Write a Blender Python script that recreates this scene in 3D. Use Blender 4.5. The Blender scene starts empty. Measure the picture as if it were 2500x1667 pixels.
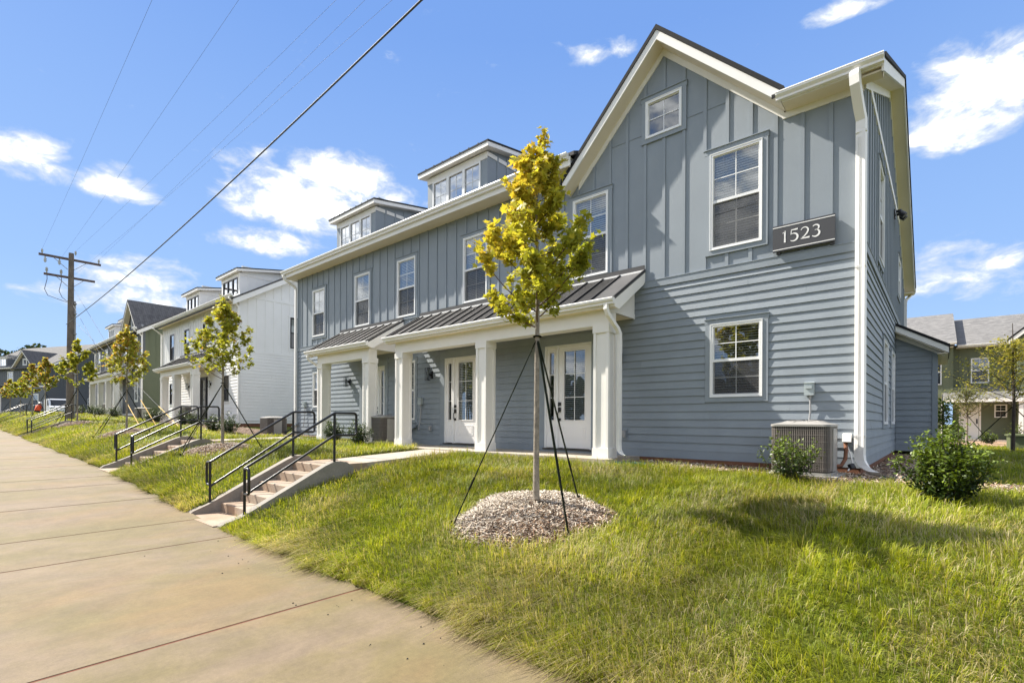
import bpy, math, random
import numpy as np
from mathutils import Vector, Matrix
R_ = math.radians
SC = bpy.context.scene
COL = SC.collection
random.seed(7)
rng = np.random.default_rng(11)

# ------------------------------------------------------------------ camera
cam_d = bpy.data.cameras.new('camera'); cam = bpy.data.objects.new('camera', cam_d); COL.objects.link(cam)
SC.camera = cam
CAMP = Vector((0.9585, -9.6253, 0.549))
cam.location = CAMP
cam.rotation_euler = (Matrix.Rotation(0.7116468, 3, 'Z') @ Matrix.Rotation(R_(90), 3, 'X') @ Matrix.Rotation(0.0055, 3, 'Z')).to_euler()
cam_d.sensor_width = 36.0
cam_d.lens = 1217.634 / 2500 * 36
cam_d.shift_y = (1028.02 - 833.5) / 2500
cam_d.clip_start = 0.05; cam_d.clip_end = 3000

# ------------------------------------------------------------------ sun
SUNV = Vector((3.9, 1.0, -4.1)).normalized()          # direction the light travels
sun_d = bpy.data.lights.new('sun', 'SUN'); sun = bpy.data.objects.new('sun', sun_d); COL.objects.link(sun)
sun.rotation_euler = SUNV.to_track_quat('-Z', 'Y').to_euler()
sun_d.energy = 5.0; sun_d.angle = R_(0.6); sun_d.color = (1.0, 0.94, 0.84)
SUN_EL = math.asin(-SUNV.z); SUN_ROT = math.atan2(-SUNV.x, -SUNV.y)

# ------------------------------------------------------------------ view
vs = SC.view_settings
vs.view_transform = 'Standard'; vs.look = 'None'; vs.gamma = 1.0; vs.exposure = 1.05; vs.use_curve_mapping = False
SC.render.engine = 'CYCLES'
SC.cycles.max_bounces = 8; SC.cycles.diffuse_bounces = 4; SC.cycles.glossy_bounces = 4
SC.cycles.transparent_max_bounces = 12; SC.cycles.transmission_bounces = 4
SC.cycles.caustics_reflective = False; SC.cycles.caustics_refractive = False
SC.cycles.use_denoising = True

# ------------------------------------------------------------------ node helpers
class NT:
    def __init__(self, tree): self.t = tree; tree.nodes.clear()
    def n(self, typ, inp=None, **kw):
        nd = self.t.nodes.new(typ)
        for k, v in kw.items(): setattr(nd, k, v)
        if inp:
            for k, v in inp.items():
                s = nd.inputs[k]
                if isinstance(v, bpy.types.NodeSocket): self.t.links.new(v, s)
                else: s.default_value = v
        return nd
    def m(self, op, a, b=None, c=None, clamp=False):
        nd = self.t.nodes.new('ShaderNodeMath'); nd.operation = op; nd.use_clamp = clamp
        for i, v in enumerate((a, b, c)):
            if v is None: continue
            if isinstance(v, bpy.types.NodeSocket): self.t.links.new(v, nd.inputs[i])
            else: nd.inputs[i].default_value = v
        return nd.outputs[0]
    def mix(self, fac, a, b, blend='MIX'):
        nd = self.t.nodes.new('ShaderNodeMix'); nd.data_type = 'RGBA'; nd.blend_type = blend
        for i, v in ((0, fac), (6, a), (7, b)):
            if isinstance(v, bpy.types.NodeSocket): self.t.links.new(v, nd.inputs[i])
            else: nd.inputs[i].default_value = v if i == 0 else (*v[:3], 1)
        return nd.outputs[2]
    def ramp(self, fac, stops):
        nd = self.t.nodes.new('ShaderNodeValToRGB'); e = nd.color_ramp.elements
        while len(e) < len(stops): e.new(0.5)
        for el, (p, c) in zip(e, stops): el.position = p; el.color = (*c[:3], 1) if not isinstance(c, (int, float)) else (c, c, c, 1)
        self.t.links.new(fac, nd.inputs[0]); return nd.outputs[0]
    def link(self, a, b): self.t.links.new(a, b)

# ------------------------------------------------------------------ world: Nishita sky and cumulus clouds
world = bpy.data.worlds.new('World'); SC.world = world; world.use_nodes = True
def build_world():
    w = NT(world.node_tree)
    sky = w.n('ShaderNodeTexSky', sky_type='NISHITA', sun_disc=False, sun_elevation=SUN_EL, sun_rotation=SUN_ROT,
              altitude=200.0, air_density=1.0, dust_density=0.6, ozone_density=2.0)
    tc = w.n('ShaderNodeTexCoord'); d = tc.outputs['Generated']
    sep = w.n('ShaderNodeSeparateXYZ', {0: d})
    x, y, z = sep.outputs
    az = w.m('ARCTAN2', x, y); el = w.m('ARCSINE', z)
    # three octaves of puffy noise in direction space (flattened vertically)
    mp = w.n('ShaderNodeMapping', {'Vector': d, 'Scale': (1.0, 1.0, 1.9)})
    n1 = w.n('ShaderNodeTexNoise', {'Vector': mp.outputs[0], 'Scale': 17.0, 'Detail': 9.0, 'Roughness': 0.6, 'Distortion': 0.3}).outputs[0]
    n2 = w.n('ShaderNodeTexNoise', {'Vector': mp.outputs[0], 'Scale': 5.0, 'Detail': 3.0, 'Roughness': 0.5}).outputs[0]
    # individual clouds: centre azimuth, elevation (deg), half width, half height, weight
    CL = CLOUDS
    tot = None; low = None
    for (a0, e0, wa, we, wt) in CL:
        wa *= .86; we *= .9
        da = w.m('DIVIDE', w.m('SUBTRACT', az, R_(a0)), R_(wa))
        de = w.m('DIVIDE', w.m('SUBTRACT', el, R_(e0)), R_(we))
        # flat bottoms: squash the lower half
        de2 = w.m('MAXIMUM', de, w.m('MULTIPLY', de, -1.7))
        r2 = w.m('ADD', w.m('MULTIPLY', da, da), w.m('MULTIPLY', de2, de2))
        g = w.m('MULTIPLY', w.m('SUBTRACT', 1.0, w.m('MULTIPLY', r2, 0.5)), wt)
        g = w.m('MAXIMUM', g, -0.6)
        tot = g if tot is None else w.m('MAXIMUM', tot, g)
    # unseen clouds outside the view, added thickly to raise the ambient light
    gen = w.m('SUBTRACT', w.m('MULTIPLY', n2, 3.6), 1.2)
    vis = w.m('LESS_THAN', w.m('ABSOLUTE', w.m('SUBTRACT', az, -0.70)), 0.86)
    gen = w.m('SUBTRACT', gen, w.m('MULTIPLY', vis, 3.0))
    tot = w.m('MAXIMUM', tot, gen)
    dens = w.m('ADD', tot, w.m('MULTIPLY', w.m('SUBTRACT', n1, 0.5), 3.5))
    mask = w.n('ShaderNodeMapRange', {'Value': dens, 1: -0.15, 2: 1.0, 3: 0.0, 4: 1.0}, interpolation_type='SMOOTHSTEP').outputs[0]
    core = w.n('ShaderNodeMapRange', {'Value': dens, 1: 0.4, 2: 1.5, 3: 0.0, 4: 1.0}, interpolation_type='SMOOTHSTEP').outputs[0]
    mask = w.m('MULTIPLY', mask, w.n('ShaderNodeMapRange', {'Value': el, 1: 0.0, 2: 0.10, 3: 0.25, 4: 0.96}).outputs[0])
    # clear blue air, evened out between the sunward and the far side
    clear = w.ramp(w.m('DIVIDE', el, 1.3, clamp=True), [(0.0, tuple(v/5 for v in (1.75, 2.55, 3.75))), (0.18, tuple(v/5 for v in (1.18, 1.94, 3.4))), (0.5, tuple(v/5 for v in (0.70, 1.36, 3.0))), (1.0, tuple(v/5 for v in (0.5, 1.05, 2.6)))])
    clear = w.mix(1.0, clear, (5, 5, 5), 'MULTIPLY')
    skyc = w.mix(0.96, sky.outputs[0], clear)
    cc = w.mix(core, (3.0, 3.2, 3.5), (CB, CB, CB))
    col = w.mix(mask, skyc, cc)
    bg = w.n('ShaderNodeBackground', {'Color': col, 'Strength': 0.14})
    out = w.n('ShaderNodeOutputWorld'); w.link(bg.outputs[0], out.inputs[0])
# az is measured from +Y towards +X ; camera axis looks at -40.8 deg
CLOUDS = [(-85.0, 20.2, 2.4, 1.9, 0.9), (-79.1, 20.0, 2.7, 1.6, 0.95), (-77.3, 12.8, 4.4, 1.5, 0.8), (-81.5, 10.2, 1.4, 0.7, 0.6), (-78.2, 10.7, 5.7, 1.5, 0.45),
          (-63.5, 21.3, 7.0, 3.2, 1.15), (-60.0, 24.6, 5.1, 2.0, 1.05), (-66.8, 17.4, 4.4, 1.4, 0.9), (-67.6, 24.5, 2.8, 1.2, 0.55), (-54.9, 23.4, 3.3, 1.0, 0.5),
          (-32.0, 35.7, 2.2, 1.1, 0.6), (-28.7, 36.1, 1.4, 0.7, 0.4), (-5.5, 34.5, 4.3, 0.8, 0.55), (2.8, 26.1, 4.7, 3.2, 1.1), (0.6, 23.8, 3.7, 2.5, 0.95),
          (3.4, 13.2, 1.8, 1.4, 0.85), (1.5, 12.1, 3.6, 2.1, 0.4), (-69.1, 11.5, 3.5, 1.3, 0.3)]
SKY_TINT = (0.92, 0.97, 1.0)
HAZE_COL = (3.0, 4.2, 5.6)
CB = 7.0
build_world()

# ------------------------------------------------------------------ mesh helpers
ORG = {}
def v3(a): return np.asarray(a, float)
class MB:
    """collects shapes; build() links them as ONE mesh object"""
    def __init__(s): s.v = []; s.f = []; s.sm = []; s.n = 0
    def add(s, verts, faces, smooth=False):
        o = s.n; s.v.extend([tuple(map(float, p)) for p in verts]); s.n += len(verts)
        s.f.extend([tuple(i + o for i in f) for f in faces]); s.sm.extend([smooth] * len(faces)); return s
    def box(s, x0, x1, y0, y1, z0, z1):
        if x0 > x1: x0, x1 = x1, x0
        if y0 > y1: y0, y1 = y1, y0
        if z0 > z1: z0, z1 = z1, z0
        return s.hexa([(x0,y0,z0),(x1,y0,z0),(x1,y1,z0),(x0,y1,z0),(x0,y0,z1),(x1,y0,z1),(x1,y1,z1),(x0,y1,z1)])
    def hexa(s, p):
        return s.add(p, [(0,3,2,1),(4,5,6,7),(0,1,5,4),(1,2,6,5),(2,3,7,6),(3,0,4,7)])
    def prism(s, poly, ax, a, b):
        """polygon in the two other axes (cyclic order), extruded along axis ax from a to b"""
        def P(q, t):
            if ax == 0: return (t, q[0], q[1])
            if ax == 1: return (q[0], t, q[1])
            return (q[0], q[1], t)
        n = len(poly)
        vs_ = [P(q, a) for q in poly] + [P(q, b) for q in poly]
        fs = [tuple(range(n))[::-1], tuple(range(n, 2*n))] + [(i, (i+1) % n, n+(i+1) % n, n+i) for i in range(n)]
        return s.add(vs_, fs)
    def tube(s, pts, r, n=8, caps=True):
        pts = [Vector(p) for p in pts]; m = len(pts)
        rr = r if hasattr(r, '__len__') else [r]*m
        t0 = (pts[1]-pts[0]).normalized()
        up = Vector((0,0,1)) if abs(t0.z) < 0.9 else Vector((1,0,0))
        u = t0.cross(up).normalized(); vs_ = []
        for i, p in enumerate(pts):
            if i == 0: t = t0
            elif i == m-1: t = (pts[i]-pts[i-1]).normalized()
            else: t = ((pts[i+1]-pts[i]).normalized() + (pts[i]-pts[i-1]).normalized()).normalized()
            u = (u - t*u.dot(t)).normalized(); w = t.cross(u)
            for k in range(n):
                a = 2*math.pi*k/n; vs_.append(p + (u*math.cos(a)+w*math.sin(a))*rr[i])
        fs = [(i*n+k, i*n+(k+1) % n, (i+1)*n+(k+1) % n, (i+1)*n+k) for i in range(m-1) for k in range(n)]
        s.add(vs_, fs, True)
        if caps:
            s.add(vs_[:n], [tuple(range(n))[::-1]]); s.add(vs_[-n:], [tuple(range(n))])
        return s
    def rtube(s, pts, hw, hd, side):
        """rectangular section sweep: hw half width along 'side', hd half depth"""
        pts = [Vector(p) for p in pts]; side = Vector(side).normalized(); vs_ = []; m = len(pts)
        for i, p in enumerate(pts):
            if i == 0: t = pts[1]-pts[0]
            elif i == m-1: t = pts[i]-pts[i-1]
            else: t = (pts[i+1]-pts[i]).normalized()+(pts[i]-pts[i-1]).normalized()
            t = t.normalized(); w = t.cross(side).normalized()
            for a, b in ((-1,-1),(1,-1),(1,1),(-1,1)): vs_.append(p+side*hw*a+w*hd*b)
        fs = [(i*4+k, i*4+(k+1) % 4, (i+1)*4+(k+1) % 4, (i+1)*4+k) for i in range(m-1) for k in range(4)]
        fs += [(3,2,1,0), tuple(range(4*m-4, 4*m))]
        return s.add(vs_, fs)
    def quad(s, a, b, c, d): return s.add([a, b, c, d], [(0,1,2,3)])
    def build(s, name, mat, parent=None, org=None, **kw):
        if not s.v: return None
        if parent is not None: o3 = ORG[parent.name]
        elif org is not None: o3 = org
        else:
            A = np.array(s.v); o3 = ((A[:,0].min()+A[:,0].max())/2, (A[:,1].min()+A[:,1].max())/2, A[:,2].min())
        A = np.array(s.v) - np.array(o3)
        me = bpy.data.meshes.new(name); me.from_pydata(A.tolist(), [], s.f)
        if any(s.sm): me.polygons.foreach_set('use_smooth', s.sm)
        me.materials.append(mat); me.update()
        ob = bpy.data.objects.new(name, me); COL.objects.link(ob)
        ORG[ob.name] = tuple(o3)
        if parent is not None: ob.parent = parent
        else: ob.location = o3
        tag(ob, **kw); return ob
def tag(o, label=None, cat=None, group=None, kind=None):
    if label: o['label'] = label
    if cat: o['category'] = cat
    if group: o['group'] = group
    if kind: o['kind'] = kind
    return o
def thing(name, loc, **kw):
    o = bpy.data.objects.new(name, None); COL.objects.link(o); o.location = loc; o.empty_display_size = 0.2
    ORG[o.name] = tuple(loc); tag(o, **kw); return o
def copy_tree(o, parent=None):
    c = o.copy(); COL.objects.link(c); c.parent = parent; ORG[c.name] = ORG[o.name]
    for ch in list(o.children): copy_tree(ch, c)
    return c
def place(o, loc, rz=0.0, label=None, sc=None):
    o.location = loc; o.rotation_euler = (0, 0, rz)
    if sc: o.scale = (sc, sc, sc)
    if label: o['label'] = label
    return o
def np_mesh(name, V, loops, sizes, mat, attr=None, uvless=True, smooth=False):
    """fast mesh from numpy arrays; attr = per-vertex colour array"""
    me = bpy.data.meshes.new(name)
    me.vertices.add(len(V)); me.vertices.foreach_set('co', V.astype(np.float32).ravel())
    me.loops.add(len(loops)); me.loops.foreach_set('vertex_index', loops.astype(np.int32))
    st = np.zeros(len(sizes), np.int32); st[1:] = np.cumsum(sizes)[:-1]
    me.polygons.add(len(sizes)); me.polygons.foreach_set('loop_start', st)
    if smooth: me.polygons.foreach_set('use_smooth', np.ones(len(sizes), bool))
    me.update(calc_edges=True)
    if attr is not None:
        ca = me.color_attributes.new('tone', 'FLOAT_COLOR', 'POINT')
        ca.data.foreach_set('color', np.concatenate([attr, np.ones((len(attr), 1))], 1).astype(np.float32).ravel())
    me.materials.append(mat)
    return me
def link_mesh(name, me, parent=None, loc=(0,0,0), **kw):
    ob = bpy.data.objects.new(name, me); COL.objects.link(ob); ORG[ob.name] = tuple(loc)
    if parent is not None: ob.parent = parent
    else: ob.location = loc
    tag(ob, **kw); return ob

# ------------------------------------------------------------------ materials
MATS = {}
def newmat(name):
    m = bpy.data.materials.new(name); m.use_nodes = True; MATS[name] = m
    return m, NT(m.node_tree)
def bsdf_out(nt, b): o = nt.n('ShaderNodeOutputMaterial'); nt.link(b, o.inputs[0])
def paint(name, rgb, rough=0.55, var=0.06, scale=2.0, bump=0.0, bscale=60, rand=0.0, grain=None, metal=0.0, spec=0.5):
    m, nt = newmat(name)
    tc = nt.n('ShaderNodeTexCoord').outputs['Object']
    nz = nt.n('ShaderNodeTexNoise', {'Vector': tc, 'Scale': scale, 'Detail': 6.0, 'Roughness': 0.6}).outputs[0]
    f = nt.n('ShaderNodeMapRange', {'Value': nz, 1: 0.3, 2: 0.7, 3: 1-var, 4: 1+var}).outputs[0]
    if rand:
        oi = nt.n('ShaderNodeObjectInfo').outputs['Random']
        f = nt.m('MULTIPLY', f, nt.n('ShaderNodeMapRange', {'Value': oi, 1: 0.0, 2: 1.0, 3: 1-rand, 4: 1+rand}).outputs[0])
    cmb = nt.n('ShaderNodeCombineXYZ', {0: f, 1: f, 2: f}).outputs[0]
    col = nt.mix(1.0, rgb, cmb, 'MULTIPLY')
    ins = {'Base Color': col, 'Roughness': rough, 'Metallic': metal, 'Specular IOR Level': spec}
    b = nt.n('ShaderNodeBsdfPrincipled', ins)
    if bump:
        v = tc
        if grain: v = nt.n('ShaderNodeMapping', {'Vector': tc, 'Scale': grain}).outputs[0]
        nb = nt.n('ShaderNodeTexNoise', {'Vector': v, 'Scale': bscale, 'Detail': 4.0}).outputs[0]
        bp = nt.n('ShaderNodeBump', {'Height': nb, 'Strength': bump, 'Distance': 0.01})
        nt.link(bp.outputs[0], b.inputs['Normal'])
    bsdf_out(nt, b.outputs[0]); return m
BLUE = (0.252, 0.287, 0.320)
paint('siding', BLUE, 0.6, 0.07, 2.2, 0.3, 40, 0.05, (0.5, 0.5, 6))
paint('panel', BLUE, 0.6, 0.05, 1.2, 0.25, 50, 0.0, (6, 6, 0.6))
paint('batten', BLUE, 0.6, 0.04, 1.2, 0.1, 50, 0.03)
paint('white', (0.85, 0.825, 0.78), 0.5, 0.035, 1.5, 0.06, 50)
paint('soffit', (0.80, 0.72, 0.58), 0.6, 0.03, 1.5)  # white paint; the cream tint puts warm light bounced off the ground into the colour
paint('gutter', (0.84, 0.82, 0.785), 0.35, 0.03, 3.0)
paint('vinyl', (0.82, 0.82, 0.81), 0.35, 0.015, 2.0)
paint('doorwhite', (0.85, 0.83, 0.81), 0.4, 0.02, 2.0)
paint('roofmetal', (0.105, 0.103, 0.104), 0.5, 0.14, 1.3, 0.05, 6, 0.10, None, 0.25)
paint('seammetal', (0.016, 0.016, 0.018), 0.55, 0.05, 2.0)
paint('flashing', (0.05, 0.05, 0.052), 0.7, 0.1, 2.0)
paint('blackmetal', (0.012, 0.012, 0.014), 0.32, 0.1, 5.0)
paint('railblack', (0.010, 0.0105, 0.012), 0.30, 0.15, 8.0, 0.05, 120)
paint('dark', (0.012, 0.012, 0.013), 0.8, 0.05)
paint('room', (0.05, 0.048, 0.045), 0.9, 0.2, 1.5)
paint('blind', (0.84, 0.84, 0.82), 0.5, 0.04, 3)
paint('signgray', (0.052, 0.052, 0.056), 0.5, 0.05)
paint('signwhite', (0.80, 0.79, 0.77), 0.5, 0.02)
paint('greybox', (0.40, 0.45, 0.46), 0.45, 0.05)
paint('cool_grey', (0.23, 0.22, 0.20), 0.5, 0.08)
paint('foundation', (0.19, 0.082, 0.045), 0.9, 0.3, 4, 0.4, 60)
paint('strap', (0.014, 0.018, 0.011), 0.95, 0.2, 9, spec=0.1)
paint('pole', (0.15, 0.125, 0.10), 0.9, 0.3, 3, 0.6, 30, 0, (6, 6, .5))
paint('arm', (0.12, 0.085, 0.07), 0.9, 0.25, 4)
paint('conduit', (0.33, 0.33, 0.33), 0.5, 0.08)
paint('porcelain', (0.42, 0.43, 0.40), 0.3, 0.1)
paint('wire', (0.07, 0.075, 0.085), 0.6, 0.1)
paint('yellow', (0.62, 0.36, 0.02), 0.5, 0.08)
paint('splash', (0.03, 0.085, 0.072), 0.5, 0.1)
paint('orangevest', (0.75, 0.09, 0.02), 0.8, 0.1)
paint('skin', (0.45, 0.26, 0.18), 0.6, 0.05)
paint('cloth', (0.05, 0.06, 0.09), 0.9, 0.1)
paint('vanwhite', (0.7, 0.71, 0.72), 0.25, 0.02)
paint('rubber', (0.015, 0.015, 0.015), 0.8, 0.1)
paint('greenbox', (0.115, 0.135, 0.065), 0.5, 0.08)
paint('clay', (0.36, 0.13, 0.075), 0.95, 0.35, 1.5, 0.5, 20)
paint('bronze', (0.05, 0.045, 0.04), 0.4, 0.05)
paint('tan_pvc', (0.5, 0.46, 0.38), 0.5, 0.05)
paint('whitesiding', (0.84, 0.83, 0.81), 0.6, 0.03, 1.5)
paint('greysiding', (0.115, 0.125, 0.135), 0.6, 0.05, 1.5)
paint('darksiding', (0.070, 0.075, 0.085), 0.6, 0.05, 1.5)
paint('greensiding', (0.125, 0.145, 0.085), 0.6, 0.05, 1.5)

def m_shingle():
    m, nt = newmat('shingle')
    tc = nt.n('ShaderNodeTexCoord').outputs['Object']
    br = nt.n('ShaderNodeTexBrick', {'Vector': tc, 'Scale': 1.0, 'Color1': (0.055,0.053,0.055,1), 'Color2': (0.105,0.10,0.10,1), 'Mortar': (0.03,0.03,0.03,1),
        'Brick Width': 0.42, 'Row Height': 0.14, 'Mortar Size': 0.012, 'Bias': 0.0}, offset=0.5)
    nz = nt.n('ShaderNodeTexNoise', {'Vector': tc, 'Scale': 5.0, 'Detail': 5.0}).outputs[0]
    col = nt.mix(nt.n('ShaderNodeMapRange', {'Value': nz, 1: .3, 2: .7, 3: 0.0, 4: 0.7}).outputs[0], br.outputs[0], (0.13, 0.125, 0.12))
    b = nt.n('ShaderNodeBsdfPrincipled', {'Base Color': col, 'Roughness': 0.9})
    bsdf_out(nt, b.outputs[0])
m_shingle()
paint('shingle_edge', (0.014, 0.014, 0.015), 0.9, 0.3, 30)

def m_glass(name, tint, spec_boost, dark):
    m, nt = newmat(name)
    fr = nt.n('ShaderNodeFresnel', {'IOR': 1.55}).outputs[0]
    f = nt.m('ADD', nt.m('MULTIPLY', fr, spec_boost), dark, clamp=True)
    tr = nt.n('ShaderNodeBsdfTransparent', {'Color': (*tint, 1)})
    gl = nt.n('ShaderNodeBsdfGlossy', {'Color': (0.92, 0.95, 0.97, 1), 'Roughness': 0.0})
    mx = nt.n('ShaderNodeMixShader', {0: f}); nt.link(tr.outputs[0], mx.inputs[1]); nt.link(gl.outputs[0], mx.inputs[2])
    bsdf_out(nt, mx.outputs[0])
m_glass('glass', (0.88, 0.92, 0.92), 2.2, 0.09)
m_glass('skyglass', (0.8, 0.86, 0.88), 2.2, 0.40)
m_glass('clearglass', (0.9, 0.93, 0.93), 1.0, 0.02)
def m_screen():
    m, nt = newmat('screen')
    tr = nt.n('ShaderNodeBsdfTransparent', {'Color': (1, 1, 1, 1)})
    df = nt.n('ShaderNodeBsdfDiffuse', {'Color': (0.10, 0.10, 0.105, 1)})
    mx = nt.n('ShaderNodeMixShader', {0: 0.52}); nt.link(tr.outputs[0], mx.inputs[1]); nt.link(df.outputs[0], mx.inputs[2])
    bsdf_out(nt, mx.outputs[0])
m_screen()

def m_concrete(name, base, stain, stain2, broom=True, warm=0.5):
    m, nt = newmat(name)
    ge = nt.n('ShaderNodeNewGeometry').outputs['Position']
    def nz(scale, sc=(1, 1, 1), loc=(0, 0, 0), det=6.0, ro=0.6, dist=0.0):
        return nt.n('ShaderNodeTexNoise', {'Vector': nt.n('ShaderNodeMapping', {'Vector': ge, 'Scale': sc, 'Location': loc}).outputs[0], 'Scale': scale, 'Detail': det, 'Roughness': ro, 'Distortion': dist}).outputs[0]
    def mr(v, a, b, c, d): return nt.n('ShaderNodeMapRange', {'Value': v, 1: a, 2: b, 3: c, 4: d}).outputs[0]
    big = nz(0.75, (1.0, 0.7, 1), (3, 1, 0), 9.0, 0.66, 0.4); big2 = nz(0.55, (1.2, 0.8, 1), (17, 5, 1), 8.0, 0.62, 0.5); blot = nz(2.6, (1, .8, 1), (5, 9, 1), 8.0, 0.7, 0.3)
    streak = nz(1.0, (55.0, 2.2, 1.0), det=6.0, ro=0.7); fine = nz(140.0, det=3.0); mid = nz(24.0, det=5.0, ro=.7)
    c = nt.mix(mr(big, .40, .60, 0.0, 1.0), base, stain)
    c = nt.mix(mr(big2, .52, .70, 0.0, warm), c, stain2)
    k = mr(streak, .3, .7, 0.93, 1.06)
    k = nt.m('MULTIPLY', k, mr(blot, .32, .68, 0.82, 1.14))
    k = nt.m('MULTIPLY', k, mr(mid, .3, .7, 0.90, 1.09))
    k = nt.m('MULTIPLY', k, mr(fine, .25, .75, 0.80, 1.16))
    c = nt.mix(1.0, c, nt.n('ShaderNodeCombineXYZ', {0: k, 1: k, 2: k}).outputs[0], 'MULTIPLY')
    # scattered dark pits
    vo = nt.n('ShaderNodeTexVoronoi', {'Vector': ge, 'Scale': 16.0}).outputs[0]
    c = nt.mix(mr(vo, .02, .05, 0.55, 0.0), c, (0.06, 0.045, 0.03))
    b = nt.n('ShaderNodeBsdfPrincipled', {'Base Color': c, 'Roughness': 0.85})
    h = nt.m('ADD', nt.m('MULTIPLY', streak, 0.5), nt.m('MULTIPLY', fine, 0.5))
    bp = nt.n('ShaderNodeBump', {'Height': h, 'Strength': 0.45, 'Distance': 0.006}); nt.link(bp.outputs[0], b.inputs['Normal'])
    bsdf_out(nt, b.outputs[0])
m_concrete('sidewalk', (0.190, 0.140, 0.088), (0.160, 0.124, 0.053), (0.205, 0.130, 0.055), True, 0.65)
m_concrete('stepconc', (0.40, 0.325, 0.25), (0.35, 0.25, 0.17), (0.36, 0.18, 0.085), False, 0.7)
m_concrete('cheekconc', (0.27, 0.245, 0.21), (0.27, 0.245, 0.205), (0.38, 0.27, 0.19), False, 0.4)
m_concrete('walkconc', (0.40, 0.355, 0.30), (0.44, 0.38, 0.30), (0.46, 0.33, 0.22), False, 0.5)
m_concrete('padconc', (0.36, 0.35, 0.32), (0.30, 0.29, 0.26), (0.3, 0.25, 0.2), False, 0.4)
paint('asphalt', (0.05, 0.05, 0.052), 0.9, 0.25, 3, 0.4, 80)
paint('jointfill', (0.13, 0.044, 0.022), 0.95, 0.3, 6)

def m_ground():
    m, nt = newmat('soil')
    ge = nt.n('ShaderNodeNewGeometry').outputs['Position']
    n = nt.n('ShaderNodeTexNoise', {'Vector': ge, 'Scale': 1.2, 'Detail': 8.0, 'Roughness': 0.65}).outputs[0]
    n2 = nt.n('ShaderNodeTexNoise', {'Vector': ge, 'Scale': 26.0, 'Detail': 5.0}).outputs[0]
    c = nt.ramp(n, [(0.3, (0.10, 0.125, 0.018)), (0.5, (0.15, 0.165, 0.026)), (0.7, (0.19, 0.15, 0.06))])
    c = nt.mix(nt.n('ShaderNodeMapRange', {'Value': n2, 1: .35, 2: .7, 3: 0.0, 4: 0.75}).outputs[0], c, (0.035, 0.045, 0.010))
    b = nt.n('ShaderNodeBsdfPrincipled', {'Base Color': c, 'Roughness': 1.0, 'Specular IOR Level': 0.1})
    bp = nt.n('ShaderNodeBump', {'Height': n2, 'Strength': 1.0, 'Distance': 0.05}); nt.link(bp.outputs[0], b.inputs['Normal'])
    bsdf_out(nt, b.outputs[0])
m_ground()
def m_leafy(name, trans, rough=0.5, spec=0.4, mul=1.0):
    """foliage: colour from the 'tone' attribute, diffuse plus light through the leaf"""
    m, nt = newmat(name)
    a = nt.n('ShaderNodeVertexColor', layer_name='tone').outputs[0]
    b = nt.n('ShaderNodeBsdfPrincipled', {'Base Color': a, 'Roughness': rough, 'Specular IOR Level': spec})
    t = nt.n('ShaderNodeBsdfTranslucent', {'Color': nt.mix(1.0, a, (1.25*mul, 1.2*mul, 0.55*mul), 'MULTIPLY')})
    mx = nt.n('ShaderNodeMixShader', {0: trans}); nt.link(b.outputs[0], mx.inputs[1]); nt.link(t.outputs[0], mx.inputs[2])
    bsdf_out(nt, mx.outputs[0])
m_leafy('leaf', 0.5, 0.5, 0.35)
m_leafy('shrubleaf', 0.25, 0.42, 0.35)
m_leafy('grassblade', 0.45, 0.5, 0.3)
m_leafy('treeline', 0.2, 0.7, 0.2)
m_leafy('chip', 0.0, 0.9, 0.2)
paint('bark', (0.26, 0.225, 0.18), 0.9, 0.4, 14, 0.7, 40)
paint('twig', (0.10, 0.055, 0.035), 0.8, 0.2, 14)
paint('darkbark', (0.06, 0.045, 0.035), 0.9, 0.3, 10)
paint('mulchbase', (0.135, 0.085, 0.055), 1.0, 0.5, 12, 1.0, 30)
M = MATS

# ------------------------------------------------------------------ terrain
def interp(x, pts):
    xs = np.array([p[0] for p in pts]); ys = np.array([p[1] for p in pts]); o = np.argsort(xs)
    return np.interp(x, xs[o], ys[o])
EDGE = -6.72
def Zs(x): return interp(x, [(60,-1.5),(5,-1.30),(0,-1.25),(-4,-1.21),(-7.7,-1.18),(-9.3,-1.13),(-11,-1.01),(-15,-.83),(-20,-.72),(-33,-.47),(-50,-.15),(-80,.4),(-140,1.0),(-400,1.5)])
def Zh(x): return interp(x, [(60,-.9),(12,-.5),(2,-.33),(0,-.29),(-4,-.27),(-10,-.20),(-14,-.10),(-19,-.05),(-25,.22),(-34,.42),(-46,.82),(-60,1.05),(-90,1.4),(-140,1.8),(-400,2.5)])
def EDGEX(x): return interp(x, [(60,EDGE-.1),(0,-6.66),(-4,-6.64),(-7,-6.60),(-12,-6.63),(-400,-6.55)])
def H(x, y):
    x = np.asarray(x, float); y = np.asarray(y, float)
    e = EDGEX(x)
    t = np.clip((y - e) / 5.5, 0, 1)
    n = interp(x, [(60,1.9),(-3,2.0),(-7.66,2.15),(-9.3,3.5),(-11,3.8),(-400,3.8)])
    p = 1 - (1 - t) ** n
    s = Zs(x) + 0.01; h = Zh(x)
    z = s + (h - s) * p
    z = np.where(y > 15, z - np.clip((y-15)*.01, 0, .4), z)
    bump = 0.02*np.sin(x*1.7+y*.9)+0.015*np.sin(x*3.1-y*2.3+1.0)
    z = z + bump*np.clip(t*4, 0, 1)*np.clip((-y-.5)/1.0, 0, 1)
    z = np.where(y < e, Zs(x) - 0.10 - np.clip((e - 4.2 - y)*.3, 0, .12), z)
    return z
STAIRX = [(-9.15, -7.83, -1.155, -.30), (-16.35, -15.03, -.80, -.07), (-36.6, -35.28, -.42, .34), (-57.0, -55.7, -.03, .75)]
H0 = H
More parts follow.
